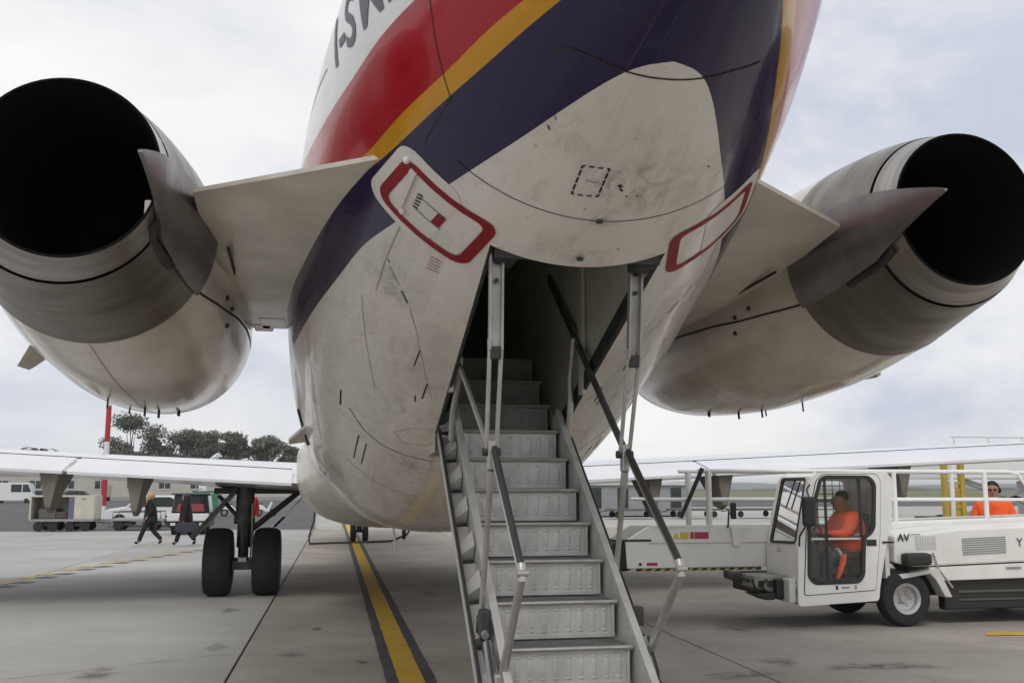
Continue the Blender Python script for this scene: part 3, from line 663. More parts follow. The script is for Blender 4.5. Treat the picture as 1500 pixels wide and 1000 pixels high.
for k in range(-3, 10):
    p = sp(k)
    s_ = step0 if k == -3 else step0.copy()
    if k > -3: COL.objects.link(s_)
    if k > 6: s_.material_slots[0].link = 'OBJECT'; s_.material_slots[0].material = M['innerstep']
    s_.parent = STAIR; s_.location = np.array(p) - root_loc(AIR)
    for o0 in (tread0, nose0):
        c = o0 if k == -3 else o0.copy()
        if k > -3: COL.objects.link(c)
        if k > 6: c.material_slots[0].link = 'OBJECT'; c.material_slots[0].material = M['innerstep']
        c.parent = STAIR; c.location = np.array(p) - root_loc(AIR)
def arm(name, pts, r, m, parent=None, n=10): mb = MB().tube(pts, r, n); return mb.build(name, m, parent or STAIR, True)
for s in (-1, 1):
    xh = .445 if s < 0 else .42
    top = Vector((s * xh, 5.30 if s < 0 else 5.48, 3.10)); mid_ = Vector((s * xh, 5.33 if s < 0 else 5.56, 2.50)); bot = Vector((s * xh, 5.46 if s < 0 else 5.77, 1.95)); low = Vector((s * xh, 5.80 if s < 0 else 6.04, .98 if s < 0 else 1.08))
    # hanger: channel above, twin rods below
    ch = MB(); d = Vector((.034, 0, 0))
    ch.beam(top + d, mid_ + d, .012, .05, (0, 1, 0)).beam(top - d, mid_ - d, .012, .05, (0, 1, 0)).beam(top + Vector((0, .02, 0)), mid_ + Vector((0, .02, 0)), .066, .008, (0, 1, 0))
    hg = ch.build('hanger', M['strut'], STAIR, bevel=.003)
    for q in (-1, 1): arm('hanger_rod', [mid_ + Vector((q * .034, 0, .06)), mid_ + Vector((q * .032, 0, 0)), bot + Vector((q * .028, 0, 0))], .0125, M['strut'])
    MB().box(mid_.x - .03, mid_.x + .03, mid_.y - .02, mid_.y + .02, mid_.z - .05, mid_.z + .02).build('hanger_clevis', M['dark'], STAIR, bevel=.008)
    for q in (.18, .36): MB().lathe([(0, -.012), (.012, -.012), (.012, .006), (0, .006)], tuple(top + (mid_ - top) * q + Vector((0, -.004, 0))), 'y', 10).build('bolt', M['dark'], STAIR)
    MB().tube([bot + Vector((-.05, 0, 0)), bot + Vector((.05, 0, 0))], .024, 10).build('joint_pin', M['dark'], STAIR, True)
    MB().box(bot.x - .022, bot.x + .022, bot.y - .03, bot.y + .03, bot.z - .10, bot.z + .06).build('joint_block', M['strut'], STAIR, bevel=.008)
    l1 = bot + Vector((0, -.0, -.10)); arm('lower_strut', [l1, l1 + (low - l1) * .12, l1 + (low - l1) * .14, low], [.022, .024, .017, .017], M['strut'])
    MB().tube([low + Vector((0, -.01, .05)), low + Vector((0, .03, -.12))], .026, 8).build('strut_foot', M['dark'], STAIR, True)
    elb = Vector((s * (.40 if s < 0 else .45), 4.82 if s < 0 else 4.93, 1.345)); foot = Vector((s * (.40 if s < 0 else .45), 5.36 if s < 0 else 5.56, .76))
    rail = arm('handrail', [bot + Vector((.014, -.02, .02)), elb + Vector((0, .03, .035))], .019, M['grip'])
    arm('handrail_trim', [bot + Vector((-.008, -.02, .012)), elb + Vector((-.018, .03, .028))], .006, M['chrome'], STAIR)
    MB().tube([elb + Vector((-.028, 0, 0)), elb + Vector((.028, 0, 0))], .017, 10).tube([elb + Vector((0, .035, .04)), elb + Vector((0, .012, .0)), elb + Vector((0, .008, -.04))], .023, 12).build('rail_elbow', M['strut'], STAIR, True)
    arm('rail_leg', [elb + Vector((0, .01, -.02)), foot + (elb - foot) * .5, foot], [.022, .022, .026], M['strut'])
    MB().box(foot.x - .05, foot.x + .05, foot.y - .05, foot.y + .06, foot.z - .12, foot.z + .03).build('rail_bracket', M['strut'], STAIR, bevel=.015)
    up = Vector((s * .47, 8.0, 3.50)) if s > 0 else Vector((s * .46, 7.6, 3.05))
    mb = MB().beam(bot + Vector((s * .01, .02, .02)), up, .02, .06 if s > 0 else .035); mb.build('fold_brace', M['gear'] if s > 0 else M['strut'], STAIR, bevel=.004)
    # bent inner guard rail
    xq = s * .43
    if s < 0: P_ = [(xq, 6.85, 2.66), (xq, 6.95, 2.50), (xq, 7.2, 2.30), (xq, 7.28, 2.10)]
    else: P_ = [(xq, 7.0, 2.84), (xq, 7.12, 2.56), (xq, 7.12, 2.36), (xq, 7.2, 2.12)]
    arm('guard_rail', P_, .024, M['strut'])
    # folding mechanism beside the lowest steps
    for (k0, o0, k1, o1, r_) in ((.9, -.08, .35, -.02, .022), (.55, -.12, -.15, -.06, .018), (.2, -.02, -.6, -.05, .026), (-.3, -.1, -.9, .0, .016)):
        arm('fold_link', [sp(k0, o0, s * .445), sp(k1, o1, s * .45)], r_, M['dark'] if r_ < .02 else M['pad'])
    MB().box(s * .445 - .03, s * .445 + .03, 5.62, 5.72, .93, 1.08).build('actuator', M['dark'], STAIR, bevel=.012)
    MB().tube([sp(.1, .03, s * .455), sp(-.5, .0, s * .455), sp(-1.0, -.06, s * .44)], .009, 6).build('hose', M['grip'], STAIR, True)
# ---- engines
NST = np.array([[5.86, .532, 0, 3.60], [6.3, .650, .087, 3.604], [7.2, .794, .068, 3.518], [8.2, .878, .06, 3.443], [9.5, .909, .091, 3.406], [11, .865, .138, 3.424], [12, .76, .17, 3.46], [12.4, .62, .19, 3.48]])
EX = {-1: 0., 1: .045}; EZ = {-1: -.035, 1: .03}   # the two nozzles do not sit quite level
def npt(s, Y, th, off=0.):
    """th: 0 bottom, 90 inboard (radians)"""
    Y = np.asarray(Y, float); th = np.asarray(th, float); Y, th = np.broadcast_arrays(Y, th)
    R_, dx, zc = [pchip(NST[:, 0], NST[:, k], Y) for k in (1, 2, 3)]; r = R_ + off
    return np.stack([s * (2.855 + dx) + EX[s] - s * r * np.sin(th), Y, zc + EZ[s] - r * np.cos(th)], -1)
def nsurf(name, s, ys, m, parent, n=96, off=0., th0=0, th1=2 * math.pi):
    full = abs(th1 - th0 - 2 * math.pi) < 1e-6
    th = np.linspace(th0, th1, n + 1)[:-1] if full else np.linspace(th0, th1, n)
    k = len(th); V = np.concatenate([npt(s, np.full(k, y), th, off) for y in ys]); F = []
    for i in range(len(ys) - 1):
        for j in range(k if full else k - 1): F.append((i * k + j, i * k + (j + 1) % k, (i + 1) * k + (j + 1) % k, (i + 1) * k + j))
    o = mesh_obj(name, V, F, m, parent)
    bm = bmesh.new(); bm.from_mesh(o.data); bmesh.ops.recalc_face_normals(bm, faces=bm.faces)
    bm.to_mesh(o.data); bm.free(); o.data.polygons.foreach_set('use_smooth', [True] * len(o.data.polygons)); return o
def nribbon(name, s, pts, w, m, parent, off=.004):
    q = np.array(pts, float); C = npt(s, q[:, 0], np.radians(q[:, 1]), off); Cn = npt(s, q[:, 0], np.radians(q[:, 1]), off + .05) - C
    T = np.gradient(C, axis=0); B = np.cross(T, Cn); B /= np.linalg.norm(B, axis=1, keepdims=True) + 1e-9
    V = np.concatenate([C - B * w / 2, C + B * w / 2]); n = len(C); return mesh_obj(name, V, [(i, i + 1, n + i + 1, n + i) for i in range(n - 1)], m, parent)
for s in (-1, 1):
    nac = nsurf('engine_nacelle', s, np.concatenate([np.linspace(7.05, 12.0, 34), np.linspace(12.05, 12.4, 6)]), M['nac_white'], AIR)
    nsurf('reverser_section', s, np.linspace(6.18, 7.05, 10), M['reverser'], nac, off=.004)
    nsurf('reverser_gap', s, [6.145, 6.185], M['seam'], nac, off=-.012)
    nsurf('exhaust_ring', s, np.linspace(5.86, 6.15, 8), M['ring'], nac)
    # nozzle: lip and dark inside
    mb = MB(); c = (s * 2.855 + EX[s], 0, 3.60 + EZ[s]); prof = [(.532, 5.86), (.529, 5.852), (.517, 5.852), (.514, 5.87), (.51, 6.4), (.46, 7.2), (.46, 7.6), (.12, 7.6), (.10, 7.2), (.0, 7.0)]
    mb.lathe(prof, (c[0], 0, c[2]), 'y', 64); mb.build('nozzle', M['nozzle_in'], nac, True)
    # inlet lip
    ci = npt(s, 12.4, 0.); cx = s * (2.855 + .19) + EX[s]; mb = MB().lathe([(.62, 12.40), (.60, 12.45), (.56, 12.44), (.54, 12.2), (.53, 11.6), (.0, 11.5)], (cx, 0, 3.48 + EZ[s]), 'y', 48); mb.build('inlet', M['ring'], nac, True)
    # fairing that reaches aft past the nozzle on the inboard side
    fy = np.array([7.06, 6.8, 6.5, 6.2, 6.0, 5.8, 5.6, 5.45, 5.37])
    lo = np.array([58, 57, 58, 61, 65, 70.5, 77, 82, 84.5]); hi = np.array([97, 100.5, 103, 104, 102.5, 99, 94, 89.5, 86.0])
    V = []; nn = 11
    for o_ in (.010, .035):
        for y, a0, a1 in zip(fy, lo, hi):
            for a in np.linspace(a0, a1, nn):
                if y > 5.9: p = npt(s, y, R(a), o_)
                else:
                    rr = .530 - (5.9 - y) * .11 + .012 + o_; p = np.array([s * 2.862 + EX[s] - s * rr * math.sin(R(a)), y, 3.60 + EZ[s] - rr * math.cos(R(a))])
                V.append(p)
    m_ = len(fy); F = []
    for L_ in range(2):
        b = L_ * m_ * nn
        for i in range(m_ - 1):
            for j in range(nn - 1): F.append((b + i * nn + j, b + i * nn + j + 1, b + (i + 1) * nn + j + 1, b + (i + 1) * nn + j))
    b = m_ * nn
    for i in range(m_ - 1):
        for j in (0, nn - 1): F.append((i * nn + j, (i + 1) * nn + j, b + (i + 1) * nn + j, b + i * nn + j))
    for i in (0, m_ - 1):
        for j in range(nn - 1): F.append((i * nn + j, i * nn + j + 1, b + i * nn + j + 1, b + i * nn + j))
    f_ = MB().add(V, F).build('reverser_fairing', M['fin'], nac, True)
    arm('actuator_rod', [npt(s, 6.55, R(56), .01), npt(s, 6.2, R(58), -.01), npt(s, 6.0, R(62), .01)], .03, M['dark'], nac)
    if s < 0: MB().box(-2.43, -2.39, 5.98, 6.12, 3.33, 3.43).build('actuator_fitting', M['pylon'], nac, bevel=.01)
    nribbon('cowl_seam', s, [(y, a) for y, a in zip(np.linspace(7.06, 11.2, 24), np.interp(np.linspace(7.06, 11.2, 24), [7.06, 7.6, 8.4, 9.2, 11.2], [60, 66, 73, 77, 80]))], .018, M['seam'], nac)
    nribbon('cowl_seam', s, [(7.058, a) for a in np.linspace(-180, 180, 90)], .012, M['seam'], nac, .005)
    nribbon('cowl_seam', s, [(9.2, a) for a in np.linspace(-170, 75, 60)], .006, M['seam_faint'], nac)
    nribbon('cowl_seam', s, [(10.6, a) for a in np.linspace(-170, 75, 60)], .006, M['seam_faint'], nac)
    nribbon('cowl_seam', s, [(y, 0) for y in np.linspace(7.1, 11.6, 24)], .006, M['seam_faint'], nac)
    for (y, a, h, r_) in ((9.3, 2, .08, .010), (9.6, -9, .05, .008), (9.75, 6, .07, .012), (8.9, -14, .09, .008), (10.3, 14, .05, .016)):
        p = npt(s, y, R(a)); arm('drain_mast', [p + np.array([0, 0, .03]), p + np.array([0, -.02, -h])], r_, M['dark'], nac)
    for (y, a) in ((8.0, 72), (8.1, 64), (7.75, 73)):
        p = npt(s, y, R(a), .0); MB().ell(p, (.022, .03, .022), 8, 5).build('latch', M['dark'], nac, True)
    # small strake low on the outboard side
    q = [npt(s, y, R(-52), o_) for y, o_ in ((8.85, -.02), (8.85, .15), (8.55, .18), (8.25, -.02))]; nv = np.array([.02, 0, .012])
    MB().add([x - nv for x in q] + [x + nv for x in q], [(0, 1, 2, 3), (7, 6, 5, 4), (0, 4, 5, 1), (1, 5, 6, 2), (2, 6, 7, 3), (3, 7, 4, 0)]).build('strake', M['pylon'], nac)
    # pylon: thick swept plate between fuselage and nacelle
    V = []; F = []; us = np.linspace(0, 1, 9); cs = np.linspace(0, 1, 26)
    for u in us:
        X = .93 + u * (2.20 - .93); yte = 5.32 + (X - 1.15) * .93; yle = 10.55
        for side in (-1, 1):
            for t in cs:
                y = yte + (yle - yte) * t; th_ = .20 * (1 - (1 - min(1, t / .55)) ** 1.6) * math.sqrt(max(0, 1 - max(0, (t - .75) / .25) ** 2)) + .014
                zm = 3.545 - .05 * min(1, t * 2.2) + .06 * (u - .2) * (1 - t); V.append((s * X, y, zm + side * th_ * (.95 if side < 0 else 1.0)))
    n2_ = 2 * len(cs); nc = len(cs)
    for i in range(len(us) - 1):
        for j in range(nc - 1):
            for o_ in (0, nc): F.append((i * n2_ + o_ + j, i * n2_ + o_ + j + 1, (i + 1) * n2_ + o_ + j + 1, (i + 1) * n2_ + o_ + j))
        for j in (0, nc - 1): F.append((i * n2_ + j, i * n2_ + nc + j, (i + 1) * n2_ + nc + j, (i + 1) * n2_ + j))
    pyl = MB().add(V, F).build('engine_pylon', M['pylon'], AIR, True)
    for (x_, y_, z_, dx_, dy_, dz_) in ((1.84, 9.6, 3.33, .13, .30, .035), (1.95, 9.9, 3.34, .09, .2, .045), (1.74, 9.0, 3.345, .02, .4, .02), (1.9, 9.15, 3.345, .08, .10, .018)):
        MB().box(s * x_ - dx_, s * x_ + dx_, y_ - dy_, y_ + dy_, z_ - dz_, z_ + .06).build('pylon_fitting', M['pylon'] if dx_ > .06 else M['pad'], pyl, bevel=.02)
    arm('pylon_seam', [(s * 1.66, 8.2, 3.351), (s * 2.05, 8.2, 3.353)], .007, M['seam'], pyl)
    arm('pylon_seam', [(s * 2.04, 7.0, 3.40), (s * 2.06, 8.5, 3.348), (s * 2.08, 10.0, 3.36)], .012, M['seam'], pyl)
# ---- fin and stabiliser (above the frame, still part of the aircraft)
def slabwing(name, secs, m, parent, n=14):
    """secs: list of (le, te, thickness, plane position builder)"""
    V = []; F = []; k = 2 * n
    for (f_, le, te, th) in secs:
        for j in range(k):
            a = 2 * math.pi * j / k; t = .5 - .5 * math.cos(a); y = le + (te - le) * (1 - t)
            prof = 2.6 * (.2969 * math.sqrt(1 - t) - .126 * (1 - t) - .3516 * (1 - t) ** 2 + .2843 * (1 - t) ** 3 - .1036 * (1 - t) ** 4) * th
            V.append(f_(y, (1 if j < n else -1) * max(prof, .004)))
    for i in range(len(secs) - 1):
        for j in range(k): F.append((i * k + j, i * k + (j + 1) % k, (i + 1) * k + (j + 1) % k, (i + 1) * k + j))
    F.append(tuple(range(k))); F.append(tuple((len(secs) - 1) * k + j for j in range(k)))
    return MB().add(V, F).build(name, m, parent, True)
slabwing('tail_fin', [(lambda y, d: (d, y, 4.9), 9.5, 2.2, .35), (lambda y, d: (d, y, 9.0), 4.8, .6, .22)], M['wing'], AIR)
slabwing('tailplane', [(lambda y, d: (-6.1, y, 9.1 + d), .6, -.6, .10), (lambda y, d: (0, y, 8.9 + d), 4.6, 1.0, .25), (lambda y, d: (6.1, y, 9.1 + d), .6, -.6, .10)], M['wing'], AIR)
# ---- wings
def wing_te(x): x = abs(x); return 15.75 - max(0, x - 4.6) * .17
def wing_le(x): x = abs(x); return 23.3 - (x - 1.6) * .50
def wing_z(x): return 1.83 + (abs(x) - 1.7) * .052
for s in (-1, 1):
    V = []; F = []; xs = [1.2, 2.4, 3.6, 4.6, 6, 8, 10, 12, 14, 16.4]
    U = [(0, 0), (.03, .045), (.06, .085), (.12, .16), (.2, .245), (.3, .33), (.42, .385), (.6, .36), (.8, .25), (.95, .10), (1, -.05), (.95, -.17), (.8, -.30), (.6, -.40), (.42, -.40), (.3, -.33), (.2, -.22), (.12, -.12), (.06, -.06)]
    FL = .13
    for x in xs:
        te, le = wing_te(x), wing_le(x); ch = le - te; sc = ch / 7.5 * (1.0 if x > 3 else 1.0)
        for t, h in U:
            if t < FL: h = h if t > 0 else 0
            if h < 0: h *= .30 if x > 3 else .42
            V.append((s * x, te + ch * t, wing_z(x) + h * (.35 + .65 * sc)))
    k = len(U)
    for i in range(len(xs) - 1):
        for j in range(k): F.append((i * k + j, i * k + (j + 1) % k, (i + 1) * k + (j + 1) % k, (i + 1) * k + j))
    F.append(tuple(range(k))); F.append(tuple((len(xs) - 1) * k + j for j in range(k)))
    W = MB().add(V, F).build('wing', M['wing'], AIR, True)
    # flaps: separate panels proud of the wing, with gaps between
    for (xa, xb) in ((1.78, 4.98), (5.05, 10.9)):
        V = []; 
        for x in (xa, (xa + xb) / 2, xb):
            te = wing_te(x); z = wing_z(x)
            for (dy, dz) in ((-.10, -.045), (-.10, -.005), (.35, .115), (.80, .215), (.80, .02), (.3, -.03)): V.append((s * x, te + dy, z + dz))
        F = [(i * 6 + j, i * 6 + (j + 1) % 6, (i + 1) * 6 + (j + 1) % 6, (i + 1) * 6 + j) for i in range(2) for j in range(6)] + [tuple(range(6)), tuple(range(12, 18))]
        MB().add(V, F).build('flap', M['wing'], W)
    arm('flap_gap', [(s * x, wing_te(x) + .84, wing_z(x) + .215) for x in (1.8, 4.6, 8, 11)], .014, M['seam'], W)
    for (x, w_) in ((4.06, .13), (5.24, .14), (8.2, .13)):
        te, z = wing_te(x), wing_z(x)
        V = []; secs = [(te - .06, .10, -.03, .07), (te + .1, w_, -.62 + .0, .05), (te + .5, w_ * 1.05, -.52, .06), (te + 1.3, w_, -.42, .02), (te + 2.2, .06, -.28, -.15)]
        prof = [(te + .02, -.02), (te + 1.0, -.04), (te + .75, -.30), (te + .45, -.56), (te + .22, -.62), (te + .06, -.54)]
        m2 = len(prof); V = []
        for sgn in (-1, 1):
            for (y, dz) in prof:
                wloc = w_ * (1.0 if dz > -.3 else .30); V.append((s * x + sgn * wloc, y, z + dz))
        F = [tuple(range(m2)), tuple(range(m2, 2 * m2))[::-1]] + [(i, (i + 1) % m2, m2 + (i + 1) % m2, m2 + i) for i in range(m2)]
        MB().add(V, F).build('flap_hinge_fairing', M['flapdark'], W, bevel=.02)
    # main gear
    gx, gy = s * 2.58, 17.5
    strut = MB().tube([(gx, gy, .50), (gx, gy, .80)], .085, 14).tube([(gx, gy, .78), (gx, gy + .05, 1.20)], .115, 14).tube([(gx, gy + .05, 1.18), (gx, gy + .12, 1.95)], .15, 14)
    strut.tube([(gx - .52, gy, .545), (gx + .52, gy, .545)], .07, 12).box(gx - .16, gx + .16, gy - .12, gy + .12, .42, .56).tube([(gx - .17, gy + .04, 1.22), (gx + .17, gy + .04, 1.22)], .06, 10)
    G = strut.build('main_gear', M['gear'], AIR, True)
    MB().tube([(gx, gy - .16, .62), (gx, gy - .30, .9), (gx, gy - .14, 1.2)], .04, 8).build('torque_link', M['gear'], G, True)
    MB().tube([(gx - s * .1, gy, 1.05), (gx - s * .95, gy + .4, 1.75)], .05, 8).build('side_brace', M['gear'], G, True)
    MB().tube([(gx + s * .08, gy, 1.25), (gx + s * .45, gy + .3, 1.62)], .035, 8).build('side_brace', M['gear'], G, True)
    MB().tube([(gx + .12, gy - .1, .5), (gx + .14, gy - .12, .9), (gx + .13, gy - .08, 1.5)], .016, 6).build('brake_hose', M['strut'], G, True)
    MB().box(gx + .0 - .07, gx + .07, gy - .20, gy - .16, .55, .63).build('jacking_plate', M['doorwhite'], G, bevel=.01)
    for q in (-1, 1):
        tx = gx + q * .39
        ty = MB().lathe([(.26, -.20), (.40, -.225), (.50, -.21), (.545, -.14), (.555, -.05), (.555, .05), (.545, .14), (.50, .21), (.40, .225), (.26, .20)], (tx, gy, .545), 'x', 48)
        ty.build('tyre', M['rubber'], G, True)
        MB().lathe([(.0, -.12), (.12, -.15), (.22, -.10), (.27, -.19), (.27, .19), (.22, .10), (.12, .15), (0, .12)], (tx, gy, .545), 'x', 32).build('rim', M['pad'], G, True)
    # gear doors
    V = [(gx + s * .14, gy - .05, 1.74), (gx + s * .14, gy + .45, 1.74), (gx + s * .84, gy + .45, .95), (gx + s * .84, gy - .02, .95)]
    n_ = np.array([s * .022, 0, .02]); MB().add([np.array(v) - n_ for v in V] + [np.array(v) + n_ for v in V], [(0, 1, 2, 3), (7, 6, 5, 4), (0, 4, 5, 1), (1, 5, 6, 2), (2, 6, 7, 3), (3, 7, 4, 0)]).build('gear_door', M['gear'], G)
    V = [(gx - s * 1.05, gy + .9, 1.70), (gx - s * 1.00, gy + 2.6, 1.70), (gx - s * .30, gy + 2.4, .98), (gx - s * .36, gy + 1.0, .98)]
    n_ = np.array([s * .02, 0, -.02]); dr = MB().add([np.array(v) - n_ for v in V] + [np.array(v) + n_ for v in V], [(0, 1, 2, 3), (7, 6, 5, 4), (0, 4, 5, 1), (1, 5, 6, 2), (2, 6, 7, 3), (3, 7, 4, 0)]).build('gear_door', M['doorwhite'], G)
    q0 = np.array(V[0]); q1 = np.array(V[3]); vv = [q0 + (q1 - q0) * .62, q0 + (q1 - q0) * .86, q0 + (q1 - q0) * .9 + np.array([0, .5, 0]), q0 + (q1 - q0) * .66 + np.array([0, .5, 0])]
    vv = [v + np.array([-s * .03, -.02, .0]) for v in vv]; vv2 = [v + np.array([s * .06, 0, 0]) for v in vv]
    MB().add(vv + vv2, [(0, 1, 2, 3), (7, 6, 5, 4), (0, 4, 5, 1), (1, 5, 6, 2), (2, 6, 7, 3), (3, 7, 4, 0)]).build('door_emblem', M['blue'], dr)
    # dark wheel bay
    MB().box(*sorted((s * 1.5, s * 3.1)), 17.6, 19.6, 1.66, 1.76).build('wheel_bay', M['dark'], W)
# belly fairing at the wing root
V = []; F = []; ys = [11.9, 12.5, 13.1, 13.7, 14.3, 15.0, 16.0, 17, 20, 23, 24.5, 25.5]; gr = [0, .22, .45, .65, .82, .93, 1, 1, 1, 1, .6, 0]
na = 41
for y, g in zip(ys, gr):
    for a in np.linspace(-1, 1, na):
        th = a * math.pi * .60; n_ = 3.0; sx, cz = math.sin(th), -math.cos(th)
        w_ = 1.05 + .67 * g; zb_ = 1.58 - .44 * g; zc_ = 2.15; e_ = 2 / n_
        X = w_ * math.copysign(abs(sx) ** e_, sx); Z = zc_ + (zc_ - zb_ if cz < 0 else .5) * math.copysign(abs(cz) ** e_, cz)
        V.append((X, y, Z))
for i in range(len(ys) - 1):
    for j in range(na - 1): F.append((i * na + j, i * na + j + 1, (i + 1) * na + j + 1, (i + 1) * na + j))
FA = mesh_obj('wing_root_fairing', V, F, M['pylon'], AIR, smooth='all')
bm = bmesh.new(); bm.from_mesh(FA.data); bmesh.ops.recalc_face_normals(bm, faces=bm.faces); bm.to_mesh(FA.data); bm.free()
# nose gear
ng = MB().tube([(0, 34, .35), (0, 34.1, 1.3)], .09, 12).tube([(-.3, 34, .35), (.3, 34, .35)], .05, 10).tube([(0, 34.1, .8), (0, 35.0, 1.3)], .05, 8)
NG = ng.build('nose_gear', M['gear'], AIR, True)
for q in (-1, 1):
    MB().lathe([(.12, -.08), (.30, -.09), (.34, -.03), (.34, .03), (.30, .09), (.12, .08), (.0, .06)], (q * .20, 34, .34), 'x', 24).build('tyre', M['rubber'], NG, True)
    MB().box(*sorted((q * .30, q * .33)), 33.6, 34.8, .75, 1.3).build('gear_door', M['blue'], NG)
# blade antenna, probe and masts on the rear flank
for s in (-1,):
    p0 = fpt(10.6, R(s * 62), -.02); p1 = fpt(10.6, R(s * 62), .20)
    d = (p1 - p0); a = [p0 + np.array([0, -.45, .10]), p0 + np.array([0, .30, -.03]), p0 + d * 1.0 + np.array([0, .28, .03]), p0 + d * 1.0 + np.array([0, .05, .05])]
    tt = np.array([0, 0, .018]); MB().add([x - tt for x in a] + [x + tt for x in a], [(0, 1, 2, 3), (7, 6, 5, 4), (0, 4, 5, 1), (1, 5, 6, 2), (2, 6, 7, 3), (3, 7, 4, 0)]).build('vane', M['whitepaint'], fus, bevel=.006)
    p0 = fpt(11.0, R(s * 66), .004); arm('probe_strip', [fpt(10.2, R(s * 68), .006), fpt(10.7, R(s * 60), .006)], .016, M['dark'], fus)
arm('mast', [(-.35, 14.0, 1.25), (-.32, 13.9, .92)], .016, M['whitepaint'], fus)
arm('mast', [(-.10, 15.2, 1.2), (-.10, 15.2, 1.0)], .03, M['dark'], fus)
ST2 = [(-1.6, 24, .0), ]
cab = MB().tube([(-1.45, 32.6, 1.3), (-1.48, 32.6, .75), (-1.62, 32.5, .25), (-1.60, 32.5, .04), (-1.1, 32.8, .03), (.2, 33.2, .03), (1.0, 33.3, .05), (1.5, 33.2, .25), (1.72, 33.0, .6), (1.75, 33.0, 1.3)], .036, 6)
o = cab.build('ground_cable', M['grip'], None, True); tag(o, 'thin black ground cable drooping under the belly of the airliner', 'cable')
# ================================================================== BELT LOADER
BL = thing('belt_loader', 'white belt loader with driver cab, side railings and conveyor reaching towards the fuselage', 'belt loader', (6.0, 12.7, 0))
Y0, Y1 = 11.95, 12.85
side = [(4.59, .28), (5.71, .33), (5.73, .49), (5.87, 1.10), (5.94, 1.27), (5.99, 1.86), (5.90, 1.97), (4.93, 1.95), (4.82, 1.88), (4.73, 1.53), (4.62, 1.02)]
win = [(4.95, 1.86), (5.02, 1.90), (5.64, 1.90), (5.72, 1.81), (5.68, 1.25), (5.62, 1.17), (5.54, 1.13), (5.50, .65), (5.43, .57), (4.82, .56), (4.74, .64), (4.77, 1.28), (4.84, 1.53)]
side_r = rounded(side, .05, 3); win_r = rounded(win, .05, 3)
shell = plate('cab_shell', side_r, [offset_poly(win_r, .012)], Y0, .035, M['tw'], BL, bevel=.006)
fw_ = [(5.05, 1.10), (5.75, 1.10), (5.78, 1.85), (5.02, 1.85)]
plate('far_side_panel', side_r, [rounded(fw_, .06, 3)], Y1 - .03, .03, M['tw'], BL)
mb = MB(); mb.prism([(5.97, 1.80), (5.90, 1.965), (4.93, 1.945), (4.82, 1.875), (4.86, 1.86), (4.95, 1.92), (5.88, 1.935), (5.94, 1.80)], Y0 + .035, Y1 - .03); mb.build('cab_roof', M['tw'], BL, bevel=.01)
mb = MB().box(5.84, 5.90, Y0 + .036, Y1 - .031, .33, 1.93); mb.build('cab_rear_wall', M['twd'], BL)
MB().box(4.63, 5.84, Y0 + .036, Y1 - .031, .30, .34).build('cab_floor', M['tblack'], BL)
# front panel with windscreen opening (leans back)
def front(y, z): 
    x = 4.595 + (z - .28) * .04 if z < 1.02 else (4.625 + (z - 1.02) * .215 if z < 1.53 else 4.735 + (z - 1.53) * .26)
    return x
fo = [(Y0 + .036, .62), (Y1 - .031, .62), (Y1 - .031, 1.93), (Y0 + .036, 1.93)]
wi = rounded([(Y0 + .10, 1.06), (Y1 - .08, 1.04), (Y1 - .10, 1.88), (Y0 + .12, 1.88)], .05, 3)
fp = plate('front_panel', [(Y0 + .036, .50), (Y1 - .031, .50), (Y1 - .031, 1.02), (Y1 - .031, 1.53), (Y1 - .031, 1.90), (Y0 + .036, 1.90), (Y0 + .036, 1.53), (Y0 + .036, 1.02)], [wi], 0, .03, M['tw'], None, 'yz')
for v in fp.data.vertices: v.co.x += front(v.co.y, v.co.z) ; v.co -= Vector(BL.location)
fp.parent = BL
def fring(poly, d0, d1, xo): 
    a = offset_poly(poly, d0); b = offset_poly(poly, d1); n = len(a)
    V = [(front(y, z) + xo, y, z) for y, z in a] + [(front(y, z) + xo, y, z) for y, z in b]
    V += [(x + .012, y, z) for x, y, z in V]
    F = []
    for i in range(n):
        j = (i + 1) % n; F += [(i, j, n + j, n + i), (2 * n + i, 3 * n + i, 3 * n + j, 2 * n + j), (i, 2 * n + i, 2 * n + j, j), (n + i, n + j, 3 * n + j, 3 * n + i)]
    return V, F
V, F = fring(wi, .012, -.022, -.008); ws = MB().add(V, F).build('windscreen_seal', M['tblack'], BL)
V = [(front(y, z) + .012, y, z) for y, z in wi]; mesh_obj('windscreen', V, [tuple(range(len(V)))], M['glass'], BL)
MB().tube([(front(0, 1.88) - .03, 12.3, 1.86), (front(0, 1.5) - .02, 12.42, 1.5)], .010, 6).build('wiper', M['tblack'], BL, True)
# door: proud frame, rubber seal, glass, bars
door_o = rounded([(4.68, .42), (5.66, .47), (5.76, 1.18), (5.80, 1.86), (5.74, 1.935), (5.0, 1.925), (4.90, 1.84), (4.74, 1.19)], .04, 3)
door = plate('door', door_o, [offset_poly(win_r, .014)], Y0 - .012, .011, M['tw'], BL, bevel=.003)
def yring(name, poly, d0, d1, y0_, y1_, m, parent):
    a = offset_poly(poly, d0); b = offset_poly(poly, d1); n = len(a)
    V = [(x, y, z) for y in (y0_, y1_) for L in (a, b) for x, z in L]; F = []
    for i in range(n):
        j = (i + 1) % n; F += [(i, j, n + j, n + i), (2 * n + i, 3 * n + i, 3 * n + j, 2 * n + j), (i, 2 * n + i, 2 * n + j, j), (n + i, n + j, 3 * n + j, 3 * n + i)]
    return MB().add(V, F).build(name, m, parent)
yring('window_seal', win_r, .018, -.030, Y0 - .020, Y0 + .004, M['tblack'], door)
yring('door_gap', door_o, .010, .002, Y0 - .004, Y0 + .002, M['seam'], door)
mesh_obj('window_pane', [(x, Y0 + .006, z) for x, z in win_r], [tuple(range(len(win_r)))], M['glass'], door)
